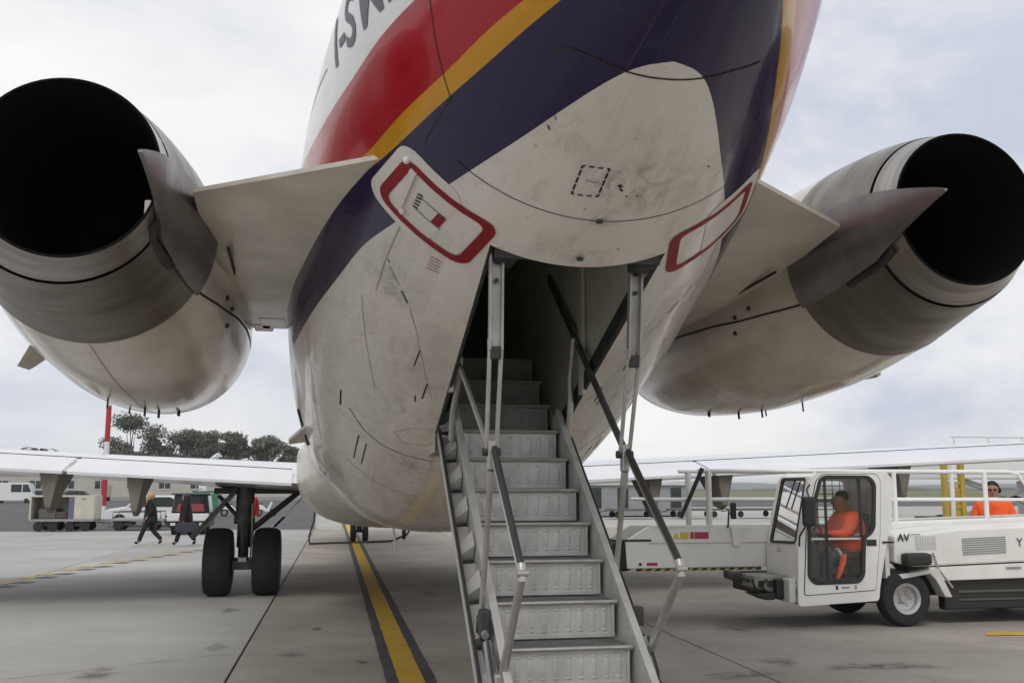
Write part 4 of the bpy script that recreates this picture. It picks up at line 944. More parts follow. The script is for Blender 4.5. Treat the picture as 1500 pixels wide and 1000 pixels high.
MB().box(5.0, 5.035, Y0 - .008, Y0 + .004, .58, 1.89).build('window_bar', M['tblack'], door)
MB().box(5.48, 5.52, Y0 - .008, Y0 + .004, 1.14, 1.89).build('window_bar', M['tblack'], door)
MB().box(4.76, 5.50, Y0 + .02, Y0 + .04, 1.10, 1.125).build('inner_grab_bar', M['tw'], door)
MB().box(5.56, 5.70, Y0 - .02, Y0 - .012, 1.02, 1.10).build('door_latch', M['tblack'], door, bevel=.004)
MB().box(5.79, 5.86, Y0 - .010, Y0, 1.05, 1.075).box(5.86, 5.95, Y0 - .010, Y0, 1.05, 1.075).build('side_badge', M['tblack'], BL)
for (x, w_, h_, c) in ((5.12, .035, .05, 'blue'), (5.24, .11, .022, 'pad'), (5.38, .03, .05, 'pad')): MB().box(x - w_ / 2, x + w_ / 2, Y0 - .0145, Y0 - .0122, .475 - h_ / 2 + .03, .475 + h_ / 2 + .03).build('sticker', M[c], door)
# mirror
MB().box(4.57, 4.74, 11.66, 11.74, 1.28, 1.65).build('mirror', M['tblack'], BL, bevel=.04)
MB().tube([(4.70, 11.75, 1.62), (4.72, 11.86, 1.74), (4.82, 11.96, 1.80)], .012, 6).tube([(4.66, 11.75, 1.33), (4.62, 11.9, 1.15), (4.64, 11.96, 1.02)], .012, 6).build('mirror_arm', M['tblack'], BL, True)
# driver station
MB().box(5.40, 5.80, 12.22, 12.66, .72, .84).build('driver_seat', M['tblack'], BL, bevel=.04)
MB().box(5.68, 5.80, 12.22, 12.66, .80, 1.42).build('seat_back', M['tblack'], BL, bevel=.04)
MB().box(4.68, 4.95, 12.02, 12.80, .60, 1.06).build('dashboard', M['tblack'], BL, bevel=.03)
ring = [(5.10 + .02 * math.cos(a) + .1 * math.sin(a) * .55, 12.42 + .17 * math.cos(a), 1.12 + .17 * math.sin(a) * .8) for a in np.linspace(0, 2 * math.pi, 25)]
MB().tube(ring, .014, 6).build('steering_wheel', M['tblack'], BL, True)
for k in range(7):
    MB().tube([(5.04 + .115 * k, Y1 + .0, 1.10), (5.04 + .115 * k, Y1, 1.86)], .006, 5).build('guard_wire', M['tblack'], BL)
for k in range(7):
    MB().tube([(5.03, Y1 + .008, 1.15 + .105 * k), (5.77, Y1 + .008, 1.15 + .105 * k)], .006, 5).build('guard_wire', M['tblack'], BL)
# rear body
body = MB().prism([(5.96, .80), (6.24, .745), (9.3, .83), (9.3, 1.30), (6.9, 1.22), (6.40, 1.17), (6.05, 1.16), (5.97, 1.14)], Y0 + .01, 12.88); BODY = body.build('rear_body', M['tw'], BL, bevel=.025)
MB().prism([(6.60, .56), (9.3, .60), (9.3, .815), (6.45, .735)], Y0 + .03, 12.88).build('body_skirt', M['tw'], BODY, bevel=.012)
MB().prism([(5.97, .66), (6.55, .72), (6.62, .56), (6.72, .36), (6.62, .36), (6.50, .58), (6.42, .66), (6.02, .60)], Y0 - .05, 12.1).build('fender', M['twd'], BODY, bevel=.012)
MB().box(6.02, 6.38, 11.76, 11.94, .77, .93).build('step_bumper', M['tblack'], BODY, bevel=.05)
MB().tube([(6.50, Y0 - .01, .92), (6.55, Y0 - .03, .72), (6.74, Y0 - .03, .48)], .014, 6).build('stay', M['strut'], BODY, True)
g_ = MB()
for i in range(22):
    for j in range(8): g_.box(6.945 + .0295 * i, 6.962 + .0295 * i, Y0 + .000, Y0 + .012, .885 + .0285 * j + .004 * i / 4, .902 + .0285 * j + .004 * i / 4)
g_ = g_.build('grille', M['pad'], BODY); tag(g_, kind='stuff')
g_ = MB()
for i in range(9):
    for j in range(7): g_.box(6.27 + .034 * i, 6.288 + .034 * i, Y0 + .000, Y0 + .012, .965 + .026 * j, .979 + .026 * j)
g_ = g_.build('grille', M['refl'], BODY); tag(g_, kind='stuff')
def flat_text(txt, size, x, y, z, m, parent, name, bold=0):
    tm = text_mesh(txt, size); V = [(x + v.co.x, y, z + v.co.y) for v in tm.vertices]; return mesh_obj(name, V, [tuple(p.vertices) for p in tm.polygons], m, parent)
flat_text('AV', .135, 6.005, Y0 - .004, 1.075, M['tblack'], BODY, 'lettering'); flat_text('AV', .135, 6.012, Y0 - .0045, 1.075, M['tblack'], BODY, 'lettering')
MB().box(6.20, 6.34, Y0 - .004, Y0 - .001, 1.155, 1.163).build('lettering', M['tblack'], BODY)
flat_text('Y', .16, 7.74, Y0 - .004, .99, M['tblack'], BODY, 'lettering')
MB().box(7.58, 7.80, Y0 + .018, Y0 + .024, .70, .725).build('maker_plate', M['pad'], BODY)
flat_text('223', .075, 0, 0, 0, M['seam'], None, 'tmp_lettering')
tmp = bpy.data.objects['tmp_lettering']; V = [(4.60, 12.52 - v.co.x, .93 + v.co.z) for v in tmp.data.vertices]; Fp = [tuple(p.vertices) for p in tmp.data.polygons]
bpy.data.objects.remove(tmp); mesh_obj('lettering', V, Fp, M['seam'], BL)
# chassis, axles, wheels
MB().box(4.4, 9.2, 12.15, 13.55, .36, .60).build('chassis', M['tblack'], BL, bevel=.02)
MB().box(6.7, 9.3, Y0 + .10, 12.2, .18, .60).build('side_tank', M['tblack'], BL, bevel=.03)
for k, (z0, z1) in enumerate(((.30, .32), (.40, .43))): MB().box(6.9, 9.2, Y0 + .085, Y0 + .11, z0, z1).build('hose_run', M['cartdark'], BL)
wt = MB().lathe([(.19, -.10), (.28, -.115), (.325, -.105), (.348, -.06), (.35, 0), (.348, .06), (.325, .105), (.28, .115), (.19, .10)], (0, 0, 0), 'y', 40)
rm = MB().lathe([(.0, -.035), (.045, -.035), (.06, -.055), (.075, -.03), (.14, -.045), (.155, -.09), (.195, -.105), (.20, -.09), (.20, .09)], (0, 0, 0), 'y', 32)
first = None
for (x, y, sc) in ((6.08, 12.02, 1), (6.08, 13.45, 1), (8.5, 12.05, 1), (8.5, 13.42, 1)):
    if first is None: first = (wt.build('wheel', M['rubber'], None, True).data, rm.build('rim', M['rim'], None, True).data); 
    w_ = bpy.data.objects['wheel'] if (x, y) == (6.08, 12.02) else link('wheel', first[0])
    r_ = bpy.data.objects['rim.004'] if False else None
    w_.parent = BL; w_.location = np.array((x, y, .35 * sc)) - root_loc(BL); w_.scale = (sc, sc, sc)
    if (x, y) == (6.08, 12.02): r_ = [o for o in bpy.data.objects if o.data == first[1]][0]
    else: r_ = link('rim', first[1])
    r_.parent = w_
for q in range(5):
    a = 2 * math.pi * q / 5; MB().ell((6.08 + .095 * math.cos(a), 11.975, .35 + .095 * math.sin(a)), (.012, .012, .012), 6, 4).build('wheel_nut', M['pad'], BL)
# front axle carrier and hydraulics
MB().prism([(4.14, .50), (4.30, .44), (4.62, .42), (4.62, .64), (4.14, .64)], 12.25, 12.75).build('axle_carrier', M['axle'], BL, bevel=.02)
for k in range(3): MB().box(4.20 + .12 * k, 4.27 + .12 * k, 12.235, 12.255, .50, .58).build('carrier_slot', M['tblack'], BL, bevel=.004)
MB().prism([(4.10, .42), (4.28, .34), (4.40, .34), (4.46, .44)], 12.2, 12.5).build('oil_pan', M['tblack'], BL, bevel=.02)
MB().prism([(3.95, .58), (4.16, .50), (4.16, .66), (3.95, .68)], 12.62, 12.80).build('tow_bracket', M['gear'], BL, bevel=.02)
MB().tube([(3.95, 12.45, .64), (4.15, 12.4, .56), (4.3, 12.35, .50)], .02, 6).build('hose', M['tblack'], BL, True)
MB().box(4.50, 4.60, 12.0, 12.2, .32, .62).build('tow_bracket', M['twd'], BL, bevel=.02)
for k in range(2): MB().tube([(4.10 + .2 * k, 12.22, .60), (4.12 + .1 * k, 12.18, .50), (4.2 + .1 * k, 12.22, .44)], .016, 6).build('hose', M['tblack'], BL, True)
MB().box(4.42, 4.60, 12.16, 12.20, .42, .52).build('reflector', M['stickred'], BL)
# conveyor
CY0, CY1 = 12.92, 13.75
cvp = MB().prism([(2.66, .70), (4.72, .70), (9.3, .95), (9.3, 1.36), (4.72, 1.23), (2.96, 1.24), (2.64, 1.06)], CY0, CY0 + .06); CONV = cvp.build('conveyor', M['tw'], BL, bevel=.012)
MB().prism([(2.66, .70), (4.72, .70), (9.3, .95), (9.3, 1.36), (4.72, 1.23), (2.96, 1.24), (2.64, 1.06)], CY1 - .06, CY1).build('conveyor_side', M['twd'], CONV, bevel=.012)
MB().prism([(2.66, 1.00), (4.72, 1.16), (9.3, 1.30), (9.3, 1.20), (4.72, 1.05), (2.66, .90)], CY0 + .06, CY1 - .06).build('belt', M['grip'], CONV)
MB().box(2.66, 4.9, CY0 + .06, CY1 - .06, .72, .80).build('conveyor_floor', M['twd'], CONV)
MB().box(2.98, 4.70, CY0 - .012, CY0 - .001, 1.235, 1.262).build('top_lip', M['tw'], CONV, bevel=.004)
MB().box(2.96, 4.70, CY0 - .006, CY0 - .001, 1.02, 1.03).build('side_crease', M['seam_faint'], CONV)
MB().prism([(4.12, 1.24), (4.28, 1.24), (4.25, .98), (4.15, .98)], CY0 - .03, CY0 - .002).build('side_bracket', M['tw'], CONV, bevel=.01)
MB().box(2.80, 4.55, CY0 - .01, CY0 + .05, .665, .699).build('hazard_strip', M['tblack'], CONV)
for k in range(13):
    x = 2.84 + k * .13; MB().prism([(x, .667), (x + .055, .667), (x + .095, .697), (x + .04, .697)], CY0 - .013, CY0 - .0105).build('hazard_stripe', M['yelfaint'], CONV)
MB().lathe([(.0, -.40), (.16, -.40), (.20, -.36), (.20, .36), (.16, .40), (.0, .40)], (2.62, 13.33, .86), 'y', 24).build('bumper_roller', M['rubber'], CONV, True)
MB().box(2.45, 3.0, CY0 - .005, CY0 + .03, 1.05, 1.08).build('bumper_bar', M['tblack'], CONV)
MB().prism([(3.30, 1.08), (3.40, 1.08), (3.35, 1.17)], CY0 - .004, CY0 - .0015).build('warning_sticker', M['sticky'], CONV)
MB().box(3.41, 3.53, CY0 - .004, CY0 - .0015, 1.08, 1.17).build('warning_sticker', M['sticky'], CONV)
MB().box(3.55, 3.60, CY0 - .004, CY0 - .0015, 1.08, 1.17).build('warning_sticker', M['stickred'], CONV)
MB().box(3.61, 3.81, CY0 - .004, CY0 - .0015, 1.08, 1.17).build('warning_sticker', M['stickred'], CONV)
MB().box(2.93, 3.08, CY0 - .004, CY0 - .0015, .735, .775).build('warning_sticker', M['stickred'], CONV)
MB().lathe([(0, -.003), (.022, -.003), (.022, 0)], (2.84, CY0 - .001, .755), 'y', 12).build('grommet', M['tblack'], CONV)
# railings
for yy in (CY0 + .03, CY1 - .03):
    arm('rail_top', [(3.70, yy, 1.99), (8.45, yy, 1.99), (8.60, yy, 1.96), (8.78, yy, 1.72), (8.85, yy, 1.30)] if yy < 13.3 else [(3.70, yy, 1.99), (9.9, yy, 1.99)], .027, M['tw'], CONV)
    arm('rail_middle', [(2.98, yy, 1.60), (8.82, yy, 1.59)], .024, M['tw'], CONV)
    arm('rail_bottom', [(5.0, yy, 1.22), (9.2, yy, 1.33)], .03, M['tw'], CONV)
    for x in (3.84, 5.4, 6.62, 8.06): arm('rail_post', [(x, yy, 1.16), (x, yy, 1.99)], .035 if x != 3.84 else .042, M['tw'], CONV)
arm('gas_strut', [(3.74, CY0 - .02, 2.02), (3.42, CY0 - .01, 1.36)], [.030, .026], M['tblack'], CONV)
MB().box(4.12, 4.20, CY0 - .06, CY0 - .02, 1.34, 1.56).build('work_lamp', M['tblack'], CONV, bevel=.015)
arm('lamp_stem', [(4.08, CY0 - .03, 1.22), (4.10, CY0 - .03, 1.45)], .012, M['tblack'], CONV)
# ================================================================== PEOPLE
def skin_mesh(verts, radii, edges, sub=2):
    me = bpy.data.meshes.new('sk'); me.from_pydata([tuple(v) for v in verts], edges, []); o = bpy.data.objects.new('sk', me); COL.objects.link(o)
    md = o.modifiers.new('Skin', 'SKIN'); md.use_smooth_shade = True
    for i, r_ in enumerate(radii):
        sv = me.skin_vertices[0].data[i]; sv.radius = r_ if isinstance(r_, tuple) else (r_, r_); sv.use_root = (i == 0)
    sm = o.modifiers.new('Sub', 'SUBSURF'); sm.levels = sub; sm.render_levels = sub
    bpy.context.view_layer.update(); ev = o.evaluated_get(bpy.context.evaluated_depsgraph_get()); out = bpy.data.meshes.new_from_object(ev)
    bpy.data.objects.remove(o); return out
def chain(*chains):
    """chains: lists of ((x,y,z), r[, key]); equal keys weld"""
    V = []; Rr = []; E_ = []; K = {}
    for c in chains:
        prev = None
        for it in c:
            if isinstance(it, str): i = K[it]
            else:
                V.append(it[0]); Rr.append(it[1]); i = len(V) - 1
                if len(it) > 2: K[it[2]] = i
            if prev is not None: E_.append((prev, i))
            prev = i
    return V, Rr, E_
def person(label, base, rz, J_, cols, hair, coat=None, extra=None, size=1.0):
    """J_: joint dict in local metres (x right, y forward, z up)"""
    root = thing('person', label, 'person', base)
    mrot = Matrix.Rotation(rz, 3, 'Z'); B = Vector(base)
    def put(me, name, m, parent=None):
        for v in me.vertices: v.co = mrot @ v.co * size
        o = link(name, me, m, parent or root); me.polygons.foreach_set('use_smooth', [True] * len(me.polygons)); return o
    j = J_; h = j['head']; hx = Vector(h)
    fwd = j.get('face', (0, 1, 0)); fv = Vector(fwd).normalized(); rv = fv.cross(Vector((0, 0, 1))).normalized()
    body = [[(j['pelvis'], .13, 'p'), (j['chest'], .15, 'c'), (j['neck'], .060, 'n'), (tuple(hx - Vector((0, 0, .06))), (.085, .085)), (tuple(hx + Vector((0, 0, .02))), (.105, .112)), (tuple(hx + Vector((0, 0, .11))), (.095, .105))]]
    for s in 'LR':
        hand = Vector(j['hand' + s]); el = Vector(j['elb' + s]); d = (hand - el).normalized(); pm = hand + d * .06
        body.append(['c', (j['sh' + s], .065), (j['elb' + s], .045), (tuple(hand), .030, 'w' + s), (tuple(pm), .034, 'pm' + s)])
        a = d.cross(Vector((0, 0, 1))); a = a.normalized() if a.length > .1 else Vector((1, 0, 0)); up_ = a.cross(d)
        for q, ln in ((-.028, .065), (-.009, .08), (.010, .075), (.028, .058)):
            b1 = pm + d * .03 + a * q; body.append(['pm' + s, (tuple(b1), .010), (tuple(b1 + d * ln * .6 - up_ * .01), .009), (tuple(b1 + d * ln - up_ * .035), .008)])
        t1 = hand + d * .02 + a * .035; body.append(['w' + s, (tuple(t1), .011), (tuple(t1 + d * .04 + a * .015), .009)])
        body.append(['p', (j['hip' + s], .085), (j['knee' + s], .058), (j['ank' + s], .038), (j['toe' + s], .036)])
    bo = put(skin_mesh(*chain(*body)), 'body', cols['skin'])
    # face
    mb = MB(); 
    def addl(mb_, name, m):
        me = bpy.data.meshes.new(name); me.from_pydata(mb_.V, [], mb_.F); return put(me, name, m, bo)
    ec = hx + fv * .090 + Vector((0, 0, .03))
    for q in (-1, 1):
        addl(MB().ell(tuple(ec + rv * q * .032), (.012, .012, .009), 8, 5), 'eye', M['cloth_black'])
        addl(MB().ell(tuple(hx + rv * q * .080 + Vector((0, 0, .02))), (.014, .02, .03), 8, 5), 'ear', cols['skin'])
    addl(MB().tube([tuple(ec + Vector((0, 0, .005))), tuple(ec + fv * .025 - Vector((0, 0, .035))), tuple(ec - Vector((0, 0, .045)))], [.009, .015, .010], 8), 'nose', cols['skin'])
    addl(MB().ell(tuple(hx + fv * .086 - Vector((0, 0, .05))), (.016, .014, .005), 8, 5), 'mouth', M['lip'])
    # hair
    for me_ in hair(hx, fv, rv): put(me_, 'hair', cols['hair'], bo)
    # trousers
    tr = [[(j['pelvis'], .15, 'p'), (tuple(Vector(j['pelvis']) + (Vector(j['chest']) - Vector(j['pelvis'])) * .35), .14)]]
    for s in 'LR': tr.append(['p', (j['hip' + s], .105), (j['knee' + s], .085), (tuple(Vector(j['ank' + s]) + (Vector(j['knee' + s]) - Vector(j['ank' + s])) * .03), .075)])
    put(skin_mesh(*chain(*tr)), 'trousers', cols['trousers'])
    for s in 'LR': put(skin_mesh(*chain([(tuple(Vector(j['ank' + s]) - Vector((0, 0, .01))), .048), (tuple((Vector(j['ank' + s]) + Vector(j['toe' + s])) / 2), .05), (j['toe' + s], .042)])), 'shoe', cols['shoe'])
    # jacket / coat
    lo_ = coat or tuple(Vector(j['pelvis']) + Vector((0, 0, -.02)))
    jk = [[(lo_, .27 if coat else .19, 'lo'), (j['pelvis'], .235, 'p'), (j['chest'], .225, 'c'), (tuple(Vector(j['neck']) + Vector((0, 0, -.02))), .085)]]
    for s in 'LR': jk.append(['c', (j['sh' + s], .12), (j['elb' + s], .085), (tuple(Vector(j['hand' + s]) * .92 + Vector(j['elb' + s]) * .08), .050)])
    jo = put(skin_mesh(*chain(*jk)), 'coat' if coat else 'jacket', cols['top'])
    if extra:
        for nm, mb_, m in extra(j, hx, fv, rv):
            addl(mb_, nm, m)
    return root
def hair_short(h, f, r):
    m = MB().ell(tuple(h + Vector((0, 0, .085)) - f * .042), (.092, .092, .082), 16, 10); me = bpy.data.meshes.new('h'); me.from_pydata(m.V, [], m.F); return [me]
def hair_bob(h, f, r):
    m = MB().ell(tuple(h + Vector((0, 0, .05)) - f * .035), (.125, .125, .135), 16, 10); me = bpy.data.meshes.new('h'); me.from_pydata(m.V, [], m.F); return [me]
def hair_long(h, f, r):
    b = h - f * .035; return [skin_mesh(*chain([(tuple(b + Vector((0, 0, .13))), .12), (tuple(b + Vector((0, 0, .04))), .145), (tuple(b - f * .05 - Vector((0, 0, .14))), .13), (tuple(b - f * .07 - Vector((0, 0, .34))), .085)]))]
def walk(st=1., lean=.03):
    return dict(pelvis=(0, 0, .93), chest=(0, lean, 1.30), neck=(0, lean, 1.47), head=(0, lean + .02, 1.58),
        shL=(-.17, lean, 1.40), elbL=(-.22, lean - .10 * st, 1.13), handL=(-.2, lean + .06, .92), shR=(.17, lean, 1.40), elbR=(.22, lean + .04 * st, 1.12), handR=(.2, lean + .18, .94),
        hipL=(-.09, 0, .90), kneeL=(-.09, .20 * st, .52), ankL=(-.09, .34 * st, .10), toeL=(-.09, .47 * st, .09), hipR=(.09, 0, .90), kneeR=(.09, -.06 * st, .50), ankR=(.09, -.38 * st, .16), toeR=(.09, -.27 * st, .05))
WF = R(90)   # local +Y faces -X after a quarter turn
def scarf(j, h, f, r): return [('scarf', MB().tube([tuple(Vector(j['neck']) + r * .09), tuple(Vector(j['neck']) + f * .09), tuple(Vector(j['neck']) - r * .09 + f * .02), tuple(Vector(j['chest']) - r * .08 + f * .17)], .035, 8), M['cloth_red'])]
person('blond woman in a black coat striding left past the baggage carts', (-6.5, 33.2, 0), WF, walk(1.0), dict(skin=M['skin'], hair=M['hair_b'], top=M['cloth_black'], trousers=M['cloth_black'], shoe=M['cloth_black']), hair_bob, (0, 0, .66), scarf, .93)
j2 = walk(.85); j2['handL'] = (-.2, .05, .80); j2['elbL'] = (-.23, .0, 1.10)
person('long dark-haired woman in a brown-black coat walking behind the blond woman', (-5.35, 32.5, 0), WF, j2, dict(skin=M['skin'], hair=M['hair_d'], top=M['cloth_brown'], trousers=M['cloth_black'], shoe=M['cloth_black']), hair_long, (0, 0, .50), None, .93)
hb = thing('handbag', 'dark blue bag carried low by the long-haired woman', 'bag', (-5.28, 32.22, .45))
MB().prism([(-5.60, .42), (-5.02, .42), (-4.98, .55), (-5.06, .72), (-5.52, .72), (-5.62, .58)], 32.12, 32.34).build('bag_body', M['bag'], hb, bevel=.05)
arm('bag_handle', [(-5.48, 32.23, .70), (-5.42, 32.23, .84), (-5.30, 32.26, .87), (-5.18, 32.23, .84), (-5.12, 32.23, .70)], .014, M['cloth_black'], hb)
# driver, seated and facing the fuselage
jd = dict(pelvis=(0, .02, .92), chest=(0, .06, 1.24), neck=(0, .10, 1.43), head=(0, .15, 1.56), shL=(-.19, .06, 1.36), elbL=(-.25, .22, 1.14), handL=(-.15, .42, 1.17), shR=(.19, .06, 1.36), elbR=(.25, .22, 1.14), handR=(.15, .42, 1.17),
    hipL=(-.10, .05, .90), kneeL=(-.13, .42, .86), ankL=(-.13, .48, .44), toeL=(-.13, .60, .39), hipR=(.10, .05, .90), kneeR=(.13, .42, .86), ankR=(.13, .48, .44), toeR=(.13, .60, .39))
def tape(j, h, f, r):
    out = []
    c = Vector(j['pelvis']) + (Vector(j['chest']) - Vector(j['pelvis'])) * .7
    pts = [tuple(c + r * .225 * math.cos(a) + f * .225 * math.sin(a)) for a in np.linspace(0, 2 * math.pi, 17)]; out.append(('reflective_band', MB().tube(pts, .025, 6, False), M['refl'])); return out
def tape_legs(j, h, f, r):
    out = tape(j, h, f, r)
    for s in 'LR':
        c = Vector(j['hip' + s]) * .4 + Vector(j['knee' + s]) * .6; ax = (Vector(j['knee' + s]) - Vector(j['hip' + s])).normalized(); u = ax.cross(Vector((1, 0, 0))).normalized(); w_ = ax.cross(u)
        out.append(('reflective_band', MB().tube([tuple(c + u * .088 * math.cos(a) + w_ * .088 * math.sin(a)) for a in np.linspace(0, 2 * math.pi, 13)], .02, 6, False), M['refl']))
    return out
person('driver in an orange high-visibility jacket seated in the belt loader cab', (5.62, 12.42, 0), WF, jd, dict(skin=M['skin'], hair=M['hair_d'], top=M['orange'], trousers=M['cloth_grey'], shoe=M['cloth_black']), hair_short, None, tape_legs)
hv = thing('folded_vest', 'red-orange cloth hanging beside the seated driver inside the cab door', 'vest', (5.28, 12.1, .58))
vm = skin_mesh(*chain([((.06, 0, .34), (.035, .03)), ((.03, 0, .22), (.05, .04)), ((-.02, 0, .10), (.04, .035)), ((-.06, 0, .01), .02)])); link('vest_cloth', vm, M['orange'], hv, True)
# worker standing behind the loader, facing the camera
jw = dict(pelvis=(0, 0, .96), chest=(0, .02, 1.36), neck=(0, .02, 1.56), head=(0, .04, 1.70), shL=(-.20, .02, 1.48), elbL=(-.29, .06, 1.20), handL=(-.16, .24, 1.08), shR=(.20, .02, 1.48), elbR=(.29, .06, 1.20), handR=(.16, .24, 1.08),
    hipL=(-.10, 0, .93), kneeL=(-.11, .03, .51), ankL=(-.12, 0, .10), toeL=(-.13, .14, .05), hipR=(.10, 0, .93), kneeR=(.11, .03, .51), ankR=(.12, 0, .10), toeR=(.13, .14, .05))
def ears_(j, h, f, r):
    out = tape(j, h, f, r)
    for q in (-1, 1): out.append(('ear_defender', MB().ell(tuple(h + r * q * .095 + Vector((0, 0, .02))), (.035, .035, .045), 10, 6), M['cloth_black']))
    out.append(('headband', MB().tube([tuple(h + r * .10 * math.cos(a) + Vector((0, 0, .03 + .13 * math.sin(a)))) for a in np.linspace(0, math.pi, 12)], .012, 6), M['cloth_black']))
    out.append(('sunglasses', MB().ell(tuple(h + f * .095 + r * .035 + Vector((0, 0, .032))), (.028, .02, .016), 8, 5).ell(tuple(h + f * .095 - r * .035 + Vector((0, 0, .032))), (.028, .02, .016), 8, 5), M['cloth_black']))
    out.append(('badge', MB().box(h.x - .04, h.x + .03, f.y * .2 + .0, f.y * .2 + .02, 1.24, 1.32), M['cloth_black'])); return out
person('worker in orange high-visibility jacket and ear defenders standing behind the loader railings', (8.93, 13.98, 0), R(180 - 34), jw, dict(skin=M['skin'], hair=M['hair_d'], top=M['orange'], trousers=M['cloth_grey'], shoe=M['cloth_black']), hair_short, None, ears_)
# person partly hidden behind the gear
jr = walk(.2); person('person in a red jacket half hidden behind the main landing gear', (-3.35, 30.5, 0), R(180), jr, dict(skin=M['skin'], hair=M['hair_d'], top=M['cloth_red'], trousers=M['cloth_grey'], shoe=M['cloth_black']), hair_short)
# ================================================================== BACKGROUND, LEFT
def trolley(name, label, x0, x1, y, boxed):
    w = thing(name, label, 'baggage cart', ((x0 + x1) / 2, y, 0), 'baggage carts on the service road')
    MB().box(x0, x1, y - .75, y + .75, .40, .50).build('deck', M['pad'], w, bevel=.02)
    for q in (.14, .36, .62, .86) if boxed else (.15, .80):
        for yy in (-.62, .62):
            cx = x0 + (x1 - x0) * q; MB().lathe([(0, -.07), (.12, -.08), (.19, -.07), (.205, 0), (.19, .07), (.12, .08), (0, .07)], (cx, y + yy, .205), 'y', 16).build('wheel', M['rubber'], w, True)
    for q in (.25, .74): MB().box(x0 + (x1 - x0) * q - .3, x0 + (x1 - x0) * q + .3, y - .55, y + .55, .22, .34).build('axle_frame', M['cartdark'], w)
    arm('drawbar', [(x1, y, .36), (x1 + .55, y, .30)], .03, M['cartdark'], w)
    if boxed:
        MB().box(x0, x1, y - .76, y + .76, 1.40, 1.46).build('roof', M['cart'], w, bevel=.01)
        MB().box(x0, x0 + .06, y - .75, y + .75, .5, 1.40).build('end_wall', M['cart'], w); MB().box(x1 - .05, x1, y - .75, y + .75, .5, 1.40).build('end_wall', M['cart'], w)
        xm = x0 + (x1 - x0) * .69; MB().box(xm, x1 - .05, y - .76, y - .72, .5, 1.40).build('side_panel', M['cart'], w); MB().box(x0 + .06, x1 - .05, y + .70, y + .75, .5, 1.40).build('back_wall', M['cart'], w)
        MB().box(xm - .22, xm, y - .74, y - .70, .5, 1.40).build('curtain', M['canvas'], w)
        MB().box(xm + .28, xm + .42, y - .775, y - .76, 1.30, 1.34).build('latch', M['cartdark'], w)
    else:
        for yy in (-.7, .7): arm('side_rail', [(x0 + .1, y + yy, .5), (x0 + .1, y + yy, .78), (x1 - .1, y + yy, .78), (x1 - .1, y + yy, .5)], .025, M['cartdark'], w)
    return w
trolley('baggage_cart', 'cream box-bodied baggage cart with open side and blue-grey curtain', -12.95, -10.45, 45.0, True)
trolley('baggage_cart', 'low flat dark trolley hitched beside the cream baggage cart', -9.85, -7.75, 45.2, False)
for k, (x, y, z, a, b, c, col, lab) in enumerate(((-12.3, 44.9, .5, .34, .5, .42, 'cartdark', 'tan bag at the outer end of the cream baggage cart'), (-11.8, 44.85, .5, .26, .4, .30, 'bark', 'brown case in the middle of the cream baggage cart'), (-11.45, 44.95, .5, .22, .45, .55, 'cloth_grey', 'grey upright case next to the curtain of the cream cart'))):
    o = MB().box(x - a, x + a, y - b, y + b, z + .001, z + c).build('suitcase', M[col], None, bevel=.06); tag(o, lab, 'suitcase', 'luggage on the cart')
def car(name, label, cat, x, y, L_, W_, H_, col, heading=1, van=False, group=None):
    c = thing(name, label, cat, (x, y, 0), group); s = heading
    if van: prof = [(-.5, .30), (.5, .30), (.5, .75), (.44, 1.05), (.34, H_ * .97), (.28, H_), (-.48, H_), (-.5, H_ * .95)]
    else: prof = [(-.5, .32), (.5, .32), (.5, .62), (.46, .80), (.24, .92), (.10, H_ * .97), (.0, H_), (-.30, H_), (-.40, H_ * .95), (-.48, .90), (-.5, .75)]
    pr = [(x + s * a * L_, z) for a, z in prof]; MB().prism(pr, y - W_ / 2, y + W_ / 2).build('body', col, c, bevel=.06)
    zb = H_ * .60 if not van else H_ * .55
    if van: wins = [[(.22, zb), (.40, zb), (.33, H_ * .93), (.22, H_ * .93)], [(-.02, zb), (.20, zb), (.20, H_ * .93), (-.02, H_ * .93)]]
    else: wins = [[(.0, zb + .05), (.21, zb + .05), (.09, H_ * .94), (.0, H_ * .95)], [(-.02, zb + .05), (-.02, H_ * .95), (-.28, H_ * .95), (-.36, H_ * .84), (-.36, zb + .05)]]
    for wv in wins:
        for yy in (-1, 1): MB().prism([(x + s * a * L_, z) for a, z in wv], y + yy * (W_ / 2 - .01), y + yy * (W_ / 2 + .012)).build('window', M['glassdark'], c)
    MB().box(*sorted((x + s * (.505 if van else .505) * L_, x + s * .49 * L_)), y - W_ / 2 + .1, y + W_ / 2 - .1, .34, .52).build('bumper', M['cartdark'], c)
    for a in (-.30, .31):
        for yy in (-1, 1): MB().lathe([(0, -.09), (.16, -.10), (.28, -.09), (.30, 0), (.28, .09), (.16, .10), (0, .09)], (x + s * a * L_, y + yy * (W_ / 2 - .06), .30), 'y', 18).build('wheel', M['rubber'], c, True)
    for yy in (-1, 1): MB().box(*sorted((x + s * .485 * L_, x + s * .508 * L_)), y + yy * W_ * .36 - .12, y + yy * W_ * .36 + .12, .60, .72).build('headlight', M['refl'], c)
    return c
car('parked_car', 'white hatchback parked behind the flat trolley', 'car', -9.2, 50.0, 3.7, 1.6, 1.42, M['carwhite'], -1)
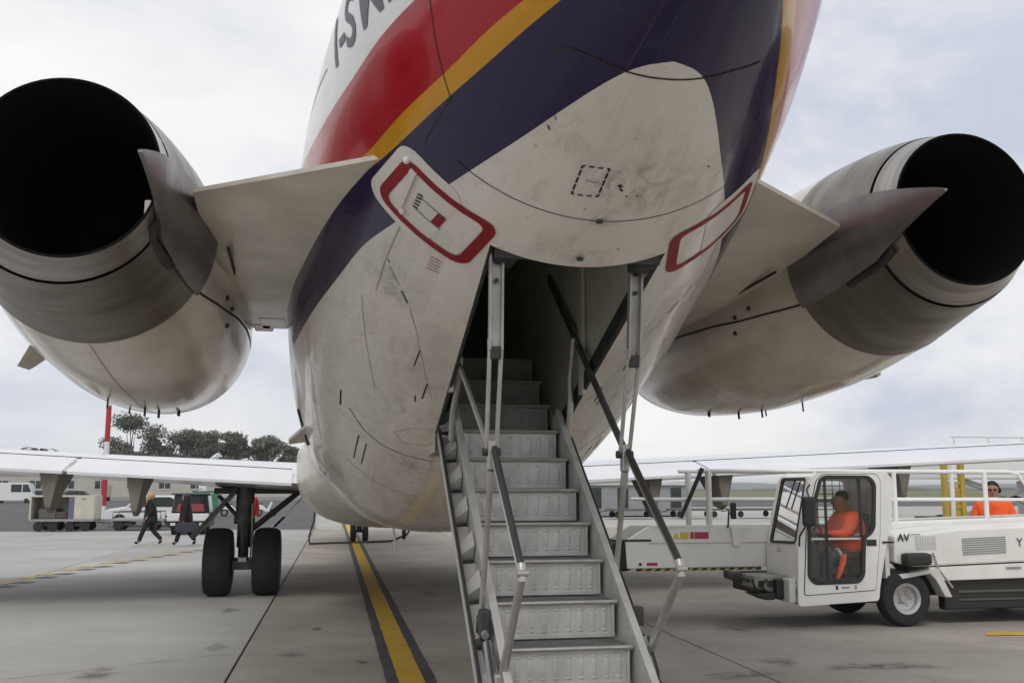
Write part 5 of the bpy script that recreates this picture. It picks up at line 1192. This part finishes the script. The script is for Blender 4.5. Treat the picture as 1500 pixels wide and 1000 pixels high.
# tow tractor seen end-on behind the women
tt = thing('tow_tractor', 'dark tow tractor with white bumper and red load seen behind the walking women', 'tractor', (-6.2, 40.5, 0))
MB().box(-7.0, -5.45, 40.2, 42.4, .28, .62).build('body', M['tblack'], tt, bevel=.06); MB().box(-6.98, -5.47, 40.05, 40.2, .52, .80).build('bumper', M['doorwhite'], tt, bevel=.04)
MB().prism([(-6.95, .80), (-5.5, .80), (-5.6, 1.50), (-6.85, 1.50)], 40.9, 42.2).build('cab', M['glassdark'], tt, bevel=.04); MB().prism([(-6.75, .86), (-5.7, .86), (-5.75, 1.15), (-6.7, 1.15)], 40.86, 40.9).build('load', M['carred'], tt)
MB().box(-6.95, -5.5, 40.8, 42.3, 1.50, 1.58).build('roof', M['cardark'], tt, bevel=.03)
for xx in (-6.75, -5.7):
    for yy in (40.55, 42.0): MB().lathe([(0, -.1), (.2, -.11), (.27, -.09), (.28, 0), (.27, .09), (.2, .11), (0, .1)], (xx, yy, .28), 'x', 16).build('wheel', M['rubber'], tt, True)
    MB().box(xx - .09, xx + .09, 40.03, 40.06, .36, .46).build('headlight', M['refl'], tt)
car('service_van', 'white van with dark side windows at the far left edge', 'van', -37.2, 130, 5.4, 2.0, 2.4, M['carwhite'], 1, True)
for k, (x, lab) in enumerate(((-33.6, 'dark car parked just right of the far white van'), (-29.8, 'dark car parked further right of the far white van'))): car('parked_car', lab, 'car', x, 131, 4.2, 1.75, 1.5, M['cardark'], 1, False, 'cars by the far building')
gc = thing('waste_container', 'green waste container on wheels beyond the service road', 'container', (-8.3, 66, 0))
MB().prism([(-8.95, .35), (-7.65, .35), (-7.55, 1.5), (-9.05, 1.5)], 65.4, 66.6).build('bin', M['green'], gc, bevel=.05); MB().box(-9.1, -7.5, 65.35, 66.65, 1.5, 1.6).build('lid', M['green'], gc, bevel=.03)
for xx in (-8.8, -7.8): MB().lathe([(0, -.05), (.16, -.05), (.17, 0), (.16, .05), (0, .05)], (xx, 65.6, .17), 'y', 14).build('wheel', M['rubber'], gc, True)
for k, (x, lab) in enumerate(((-6.6, 'white scooter nearest the green waste container'), (-5.6, 'white scooter in the middle of the row'), (-4.7, 'white scooter furthest from the green container'))):
    sc = thing('scooter', lab, 'scooter', (x, 66, 0), 'parked scooters')
    for dx in (-.55, .55): MB().lathe([(.14, -.05), (.22, -.05), (.24, 0), (.22, .05), (.14, .05)], (x + dx, 66, .24), 'y', 16).build('wheel', M['rubber'], sc, True)
    MB().prism([(x - .75, .45), (x - .1, .40), (x + .1, .28), (x + .3, .3), (x + .5, .85), (x + .42, .95), (x + .15, .42), (x - .05, .62), (x - .2, .75), (x - .7, .72)], 65.82, 66.18).build('fairing', M['carwhite'], sc, bevel=.04)
    MB().box(x - .7, x - .1, 65.85, 66.15, .73, .82).build('seat', M['tblack'], sc, bevel=.03); arm('handlebar', [(x + .42, 65.7, 1.02), (x + .42, 66.3, 1.02)], .02, M['tblack'], sc)
# striped pole
pole = thing('striped_pole', 'tall red and white striped light mast beside the low building', 'pole', (-13.6, 62, 0))
zz = [0, .75, 2.55, 4.45, 6.55, 8.6, 10.6]
for i in range(len(zz) - 1): MB().tube([(-13.6, 62, zz[i]), (-13.6, 62, zz[i + 1])], [.165 - .005 * i, .16 - .005 * i], 14).build('band', M['polered'] if i % 2 else M['polewhite'], pole, True)
MB().box(-14.3, -12.9, 61.9, 62.1, 10.6, 10.75).build('lamp_bar', M['pad'], pole)
for dx in (-.6, .0, .6): MB().box(-13.6 + dx - .2, -13.6 + dx + .2, 61.7, 61.95, 10.3, 10.6).build('lamp_head', M['pad'], pole, bevel=.03)
# low building
bld = thing('terminal_building', 'long low beige terminal building behind the parked vehicles', 'building', (-25, 150, 0))
MB().box(-62, -3.2, 150, 165, 0, 3.9).build('wall', M['bld'], bld); MB().box(-62.3, -2.9, 149.6, 165.4, 3.9, 4.25).build('roof', M['roofm'], bld)
MB().box(-62, -3.2, 149.9, 149.99, .0, .55).build('plinth', M['roofm'], bld)
for i, x in enumerate(np.arange(-58, -6, 4.3)):
    w_ = MB().box(x, x + 1.5, 149.93, 150.0, 1.7, 2.8).build('window', M['glassdark'], bld); MB().box(x - .08, x + 1.58, 149.90, 149.96, 1.6, 1.7).build('sill', M['polewhite'], w_)
    MB().box(x + .72, x + .78, 149.90, 149.93, 1.7, 2.8).build('frame_bar', M['polewhite'], w_)
MB().box(-31.2, -30.1, 149.9, 150.0, 0, 2.2).build('door', M['roofm'], bld); MB().box(-18.2, -17.1, 149.9, 150.0, 0, 2.2).build('door', M['polewhite'], bld)
# trees
def leaf_mesh(name, clumps, n, size, m, parent, off):
    rng = np.random.default_rng(int(abs(off[0]) * 1000) % 9973); V = []; F = []
    Q = []
    for (cx, cy, cz, r, f) in clumps:
        k = int(n * f); d = rng.normal(size=(k, 3)); d /= np.linalg.norm(d, axis=1, keepdims=True)
        p = np.array([cx, cy, cz]) + d * (r * rng.uniform(.25, 1.08, (k, 1))) * np.array([1.15, 1.15, .72])
        u = rng.normal(size=(k, 3)); u /= np.linalg.norm(u, axis=1, keepdims=True); v = np.cross(u, rng.normal(size=(k, 3))); v /= np.linalg.norm(v, axis=1, keepdims=True) + 1e-9
        s_ = size * rng.uniform(.6, 1.5, (k, 1)); Q.append(np.stack([p - u * s_, p - v * s_ * .5, p + u * s_, p + v * s_ * .5], 1).reshape(-1, 3))
    V = np.concatenate(Q); F = np.arange(len(V)).reshape(-1, 4)
    return mesh_obj(name, V, F, m, parent)
def tree(label, x, y, h, w, seed, low=.25):
    t = thing('tree', label, 'tree', (x, y, 0), 'trees beyond the terminal building'); rg = random.Random(seed)
    th = h * rg.uniform(.30, .42); tr = MB().tube([(x, y, 0), (x + rg.uniform(-.3, .3), y, th * .5), (x + rg.uniform(-.5, .5), y, th), (x + rg.uniform(-.6, .6), y, h * .8)], [.32, .24, .18, .05], 8)
    trunk = tr.build('trunk', M['bark'], t, True); cl = []
    for i in range(19):
        a = rg.uniform(0, 6.283); rr = w * rg.uniform(.1, .95) * .5; z = h * rg.uniform(.38, .93); shrink = 1 - max(0, z / h - .6) * 1.2
        cl.append((x + rr * math.cos(a) * shrink, y + rr * math.sin(a) * shrink, z, w * rg.uniform(.12, .26), rg.uniform(.5, 1.2)))
        arm('branch', [(x, y, th * rg.uniform(.7, 1.1)), (x + rr * math.cos(a) * .5 * shrink, y + rr * math.sin(a) * .5 * shrink, (th + z) / 2), cl[-1][:3]], [.10, .06, .02], M['bark'], trunk, 5)
    leaf_mesh('crown', cl, 700, .20, M['leaf'], t, (x, y)); return t
TR = [(-27.2, 8.6, 4.2, 'rounded tree nearest the striped mast'), (-25.8, 13.0, 7.5, 'tallest tree of the row with a flat spreading top'), (-22.2, 11.4, 7.0, 'broad dark tree just right of the tallest one'), (-19.0, 11.0, 6.5, 'dark tree in the middle of the row beyond the building'),
      (-15.9, 10.6, 6.5, 'tree right of the middle of the row'), (-12.6, 10.9, 6.0, 'lighter tree before the gap near the right end of the row'), (-8.3, 10.4, 6.2, 'tree standing apart just left of the airliner fuselage'), (-5.2, 8.8, 4.2, 'small tree at the right end of the row against the fuselage')]
for i, (x, h, w, lab) in enumerate(TR): tree(lab, x * 175 / 140 + .0, 175, h * 1.06, w * 1.15, 10 + i)
# palm-like clump further left
pt_ = thing('palm_tree', 'distant rounded palm rising over the left wing', 'tree', (-46.3, 175, 0)); trk = MB().tube([(-46.3, 175, 0), (-46.3, 175, 7.4)], [.4, .3], 8).build('trunk', M['bark'], pt_, True)
V = []; F = []; rg = np.random.default_rng(5)
for k in range(46):
    a = rg.uniform(0, 6.283); l = rg.uniform(2.6, 4.2); e0 = rg.uniform(.2, 1.2); pts = []
    for t in np.linspace(0, 1, 7): pts.append(np.array([-46.3 + math.cos(a) * l * t, 175 + math.sin(a) * l * t, 7.3 + l * (e0 * t - (.35 + e0 * .75) * t * t)]))
    sd_ = np.array([-math.sin(a), math.cos(a), 0])
    for i in range(6):
        w0 = .30 * math.sin(math.pi * (i + .3) / 7); w1 = .30 * math.sin(math.pi * (i + 1.3) / 7); b = len(V); V += [pts[i] - sd_ * w0, pts[i] + sd_ * w0, pts[i + 1] + sd_ * w1, pts[i + 1] - sd_ * w1]; F.append((b, b + 1, b + 2, b + 3))
mesh_obj('crown', V, F, M['leaf2'], pt_)
# ================================================================== BACKGROUND, RIGHT
def ridge(name, y, x0, x1, h, m, n=160, seed=1, rough=.3):
    rg = np.random.default_rng(seed); xs = np.linspace(x0, x1, n); hh = np.zeros(n)
    for f, a in ((3, 1), (7, .5), (17, .3), (41, rough)): hh += a * np.sin(xs / (x1 - x0) * f * 6.28 + rg.uniform(0, 6.28))
    hh = h * (.65 + .2 * hh / 1.5); V = []; F = []
    for i in range(n): V += [(xs[i], y - h * 3, -.1), (xs[i], y - h * .6, hh[i] * .75), (xs[i], y, hh[i]), (xs[i], y + h * 4, -.1)]
    for i in range(n - 1):
        for j in range(3): F.append((4 * i + j, 4 * i + 4 + j, 4 * i + 5 + j, 4 * i + 1 + j))
    o = mesh_obj(name, V, F, m, smooth='all'); tag(o, kind='structure'); return o
ridge('hill', 1900, -1500, 3800, 20, M['hill'], 260, 3)
ridge('hill', 1150, -100, 2500, 6, M['hill'], 300, 8)
hd = ridge('hedgerow', 620, 60, 1500, 3.0, M['bush'], 400, 11, .8)
# line of parked dollies and a grey service shed seen under the right wing
def dolly(x, y, lab):
    d = thing('container_dolly', lab, 'dolly', (x, y, 0), 'empty dollies parked across the apron')
    MB().box(x - 1.5, x + 1.5, y - .8, y + .8, .42, .54).build('deck', M['cartdark'], d, bevel=.02)
    for dx in (-1.1, 1.1):
        for dy in (-.6, .6): MB().lathe([(0, -.07), (.16, -.07), (.2, 0), (.16, .07), (0, .07)], (x + dx, y + dy, .2), 'y', 14).build('wheel', M['rubber'], d, True)
    arm('drawbar', [(x - 1.5, y, .45), (x - 2.1, y, .35)], .04, M['cartdark'], d)
for i, lab in enumerate(('dark empty dolly at the left end of the row under the right wing', 'second dark dolly from the left under the right wing', 'third dark dolly under the right wing', 'dark empty dolly nearest the loader railing')): dolly(13.4 + 3.9 * i, 58.5, lab)
sh = thing('service_shed', 'grey-blue flat roofed cabin standing behind the row of dollies', 'cabin', (18.6, 64, 0))
MB().box(15.2, 22.4, 62.5, 66, .0, 1.95).build('wall', M['pad'], sh, bevel=.03); MB().box(15.0, 22.6, 62.3, 66.2, 1.95, 2.12).build('roof', M['refl'], sh, bevel=.02)
for x in (15.8, 17.6, 19.4, 21.2): w_ = MB().box(x, x + .7, 62.44, 62.52, .5, 1.8).build('window', M['glassdark'], sh); 
# yellow mast lift
yl = thing('mast_lift', 'yellow vertical mast of a lift truck behind the loader railings', 'lift', (16.6, 26, 0))
for x in (16.28, 16.82): MB().box(x - .07, x + .07, 25.92, 26.08, .3, 2.75).build('mast_rail', M['yellow'], yl, bevel=.01)
for k in range(7): MB().box(16.35, 16.75, 25.95, 26.02, .5 + .34 * k, .57 + .34 * k).build('rung', M['yellow'], yl)
MB().box(16.40, 16.78, 25.98, 26.2, .9, 1.75).build('motor_cover', M['yellow'], yl, bevel=.05); MB().box(15.4, 17.6, 25.4, 27.4, .2, .55).build('base', M['yellow'], yl, bevel=.04)
for x in (15.7, 17.3):
    for y in (25.6, 27.2): MB().lathe([(0, -.08), (.2, -.09), (.24, 0), (.2, .09), (0, .08)], (x, y, .24), 'y', 16).build('wheel', M['rubber'], yl, True)
# high-loader truck
ht = thing('catering_truck', 'white high-lift truck with raised body at the far right behind the worker', 'truck', (20.0, 29, 0))
MB().box(17.9, 24.5, 28, 30.4, 2.05, 2.75).build('platform', M['carwhite'], ht, bevel=.04); MB().box(18.0, 24.5, 28.1, 30.3, .55, .85).build('chassis', M['tblack'], ht, bevel=.03)
for (x0_, z0_, x1_, z1_) in ((18.4, .9, 22.0, 2.0), (22.0, .9, 18.4, 2.0)): MB().beam((x0_, 28.2, z0_), (x1_, 28.2, z1_), .10, .16).build('scissor_arm', M['pad'], ht)
MB().prism([(21.8, .6), (24.6, .6), (24.6, 1.3), (24.1, 2.0), (21.8, 2.0)], 28.1, 30.2).build('cab', M['carwhite'], ht, bevel=.06); MB().prism([(22.2, 1.25), (24.2, 1.25), (23.9, 1.85), (22.2, 1.85)], 28.06, 28.1).build('window', M['glassdark'], ht)
for x in (18.9, 23.4):
    for y in (28.2, 30.2): MB().lathe([(0, -.1), (.3, -.12), (.42, -.1), (.45, 0), (.42, .1), (.3, .12), (0, .1)], (x, y, .45), 'y', 20).build('wheel', M['rubber'], ht, True)
for k in range(5): arm('guard_post', [(18.1 + 1.2 * k, 28.05, 2.75), (18.1 + 1.2 * k, 28.05, 3.35)], .03, M['carwhite'], ht)
arm('guard_rail', [(18.0, 28.05, 3.35), (23.2, 28.05, 3.35)], .03, M['carwhite'], ht)

# ================================================================== APRON WEAR
rgs = random.Random(21)
def cover(o, vals): at = o.data.attributes.new('cover', 'FLOAT', 'POINT'); at.data.foreach_set('value', vals)
def blot(x, y, rx, ry, m, name='oil_stain'):
    n = 22; ph = [rgs.uniform(0, 6.28) for _ in range(3)]
    V = [(x, y, .0032)] + [(x + rx * math.cos(a) * (1 + .25 * math.sin(3 * a + ph[0]) + .15 * math.sin(7 * a + ph[1])), y + ry * math.sin(a) * (1 + .25 * math.sin(2 * a + ph[2])), .0032) for a in np.linspace(0, 2 * math.pi, n, endpoint=False)]
    o = mesh_obj(name, V, [(0, 1 + i, 1 + (i + 1) % n) for i in range(n)], m); tag(o, kind='structure'); cover(o, [1.0] + [0.0] * n); return o
for (x, y, rx, ry) in ((-2.6, 15.4, .16, .35), (-2.45, 11.9, .14, .3), (-1.6, 11.2, .2, .22), (-.9, 10.6, .08, .15), (-1.35, 13.2, .09, .2), (2.6, 9.2, .5, .25), (3.3, 9.8, .22, .3), (4.2, 9.4, .7, .3), (3.9, 12.3, .35, .5), (-3.4, 10.4, .22, .4), (1.2, 14.2, .3, .5), (.5, 17.0, .2, .5)): blot(x, y, rx, ry, M['stain'])
for (x0_, x1_, y0_, y1_, w_) in ((2.2, 9.5, 10.4, 9.6, .16), (3.0, 9.8, 10.9, 10.0, .16)):
    tm_ = strip('tyre_mark', [(x0_ + (x1_ - x0_) * t + .05 * math.sin(t * 5), y0_ + (y1_ - y0_) * t) for t in np.linspace(0, 1, 24)], w_, M['tyremark'], .0026, .015); cover(tm_, [math.sin(math.pi * (i // 2) / 23) for i in range(48)])
for (p, q) in (((-5.5, 9.6), (-2.2, 11.4)), ((2.2, 8.2), (2.9, 12.2)), ((-2.05, 14.6), (2.7, 15.3))):
    pts = [(p[0] + (q[0] - p[0]) * t + rgs.uniform(-.05, .05), p[1] + (q[1] - p[1]) * t + rgs.uniform(-.05, .05)) for t in np.linspace(0, 1, 22)]
    V = []; F = []
    for i, (x, y) in enumerate(pts):
        w_ = rgs.uniform(.003, .008); V += [(x, y - w_, .003), (x + w_, y + w_, .003)]
        if i: F.append((2 * i - 2, 2 * i - 1, 2 * i + 1, 2 * i))
    o = mesh_obj('slab_crack', V, F, M['joint']); tag(o, kind='structure')
# ================================================================== AIR
hz = mesh_obj('haze', *(lambda b: (b.V, b.F))(MB().box(-4100, 4100, -3100, 6100, -1.5, 26)), None)
tag(hz, kind='stuff')
hm = bpy.data.materials.new('haze air'); hm.use_nodes = True; ht_ = hm.node_tree; ht_.nodes.clear()
pv = N(ht_, 'ShaderNodeVolumePrincipled'); pv.inputs['Color'].default_value = (.92, .94, .97, 1); pv.inputs['Density'].default_value = .00032; pv.inputs['Anisotropy'].default_value = .2
ho = N(ht_, 'ShaderNodeOutputMaterial'); ht_.links.new(pv.outputs[0], ho.inputs['Volume']); hz.data.materials.append(hm)
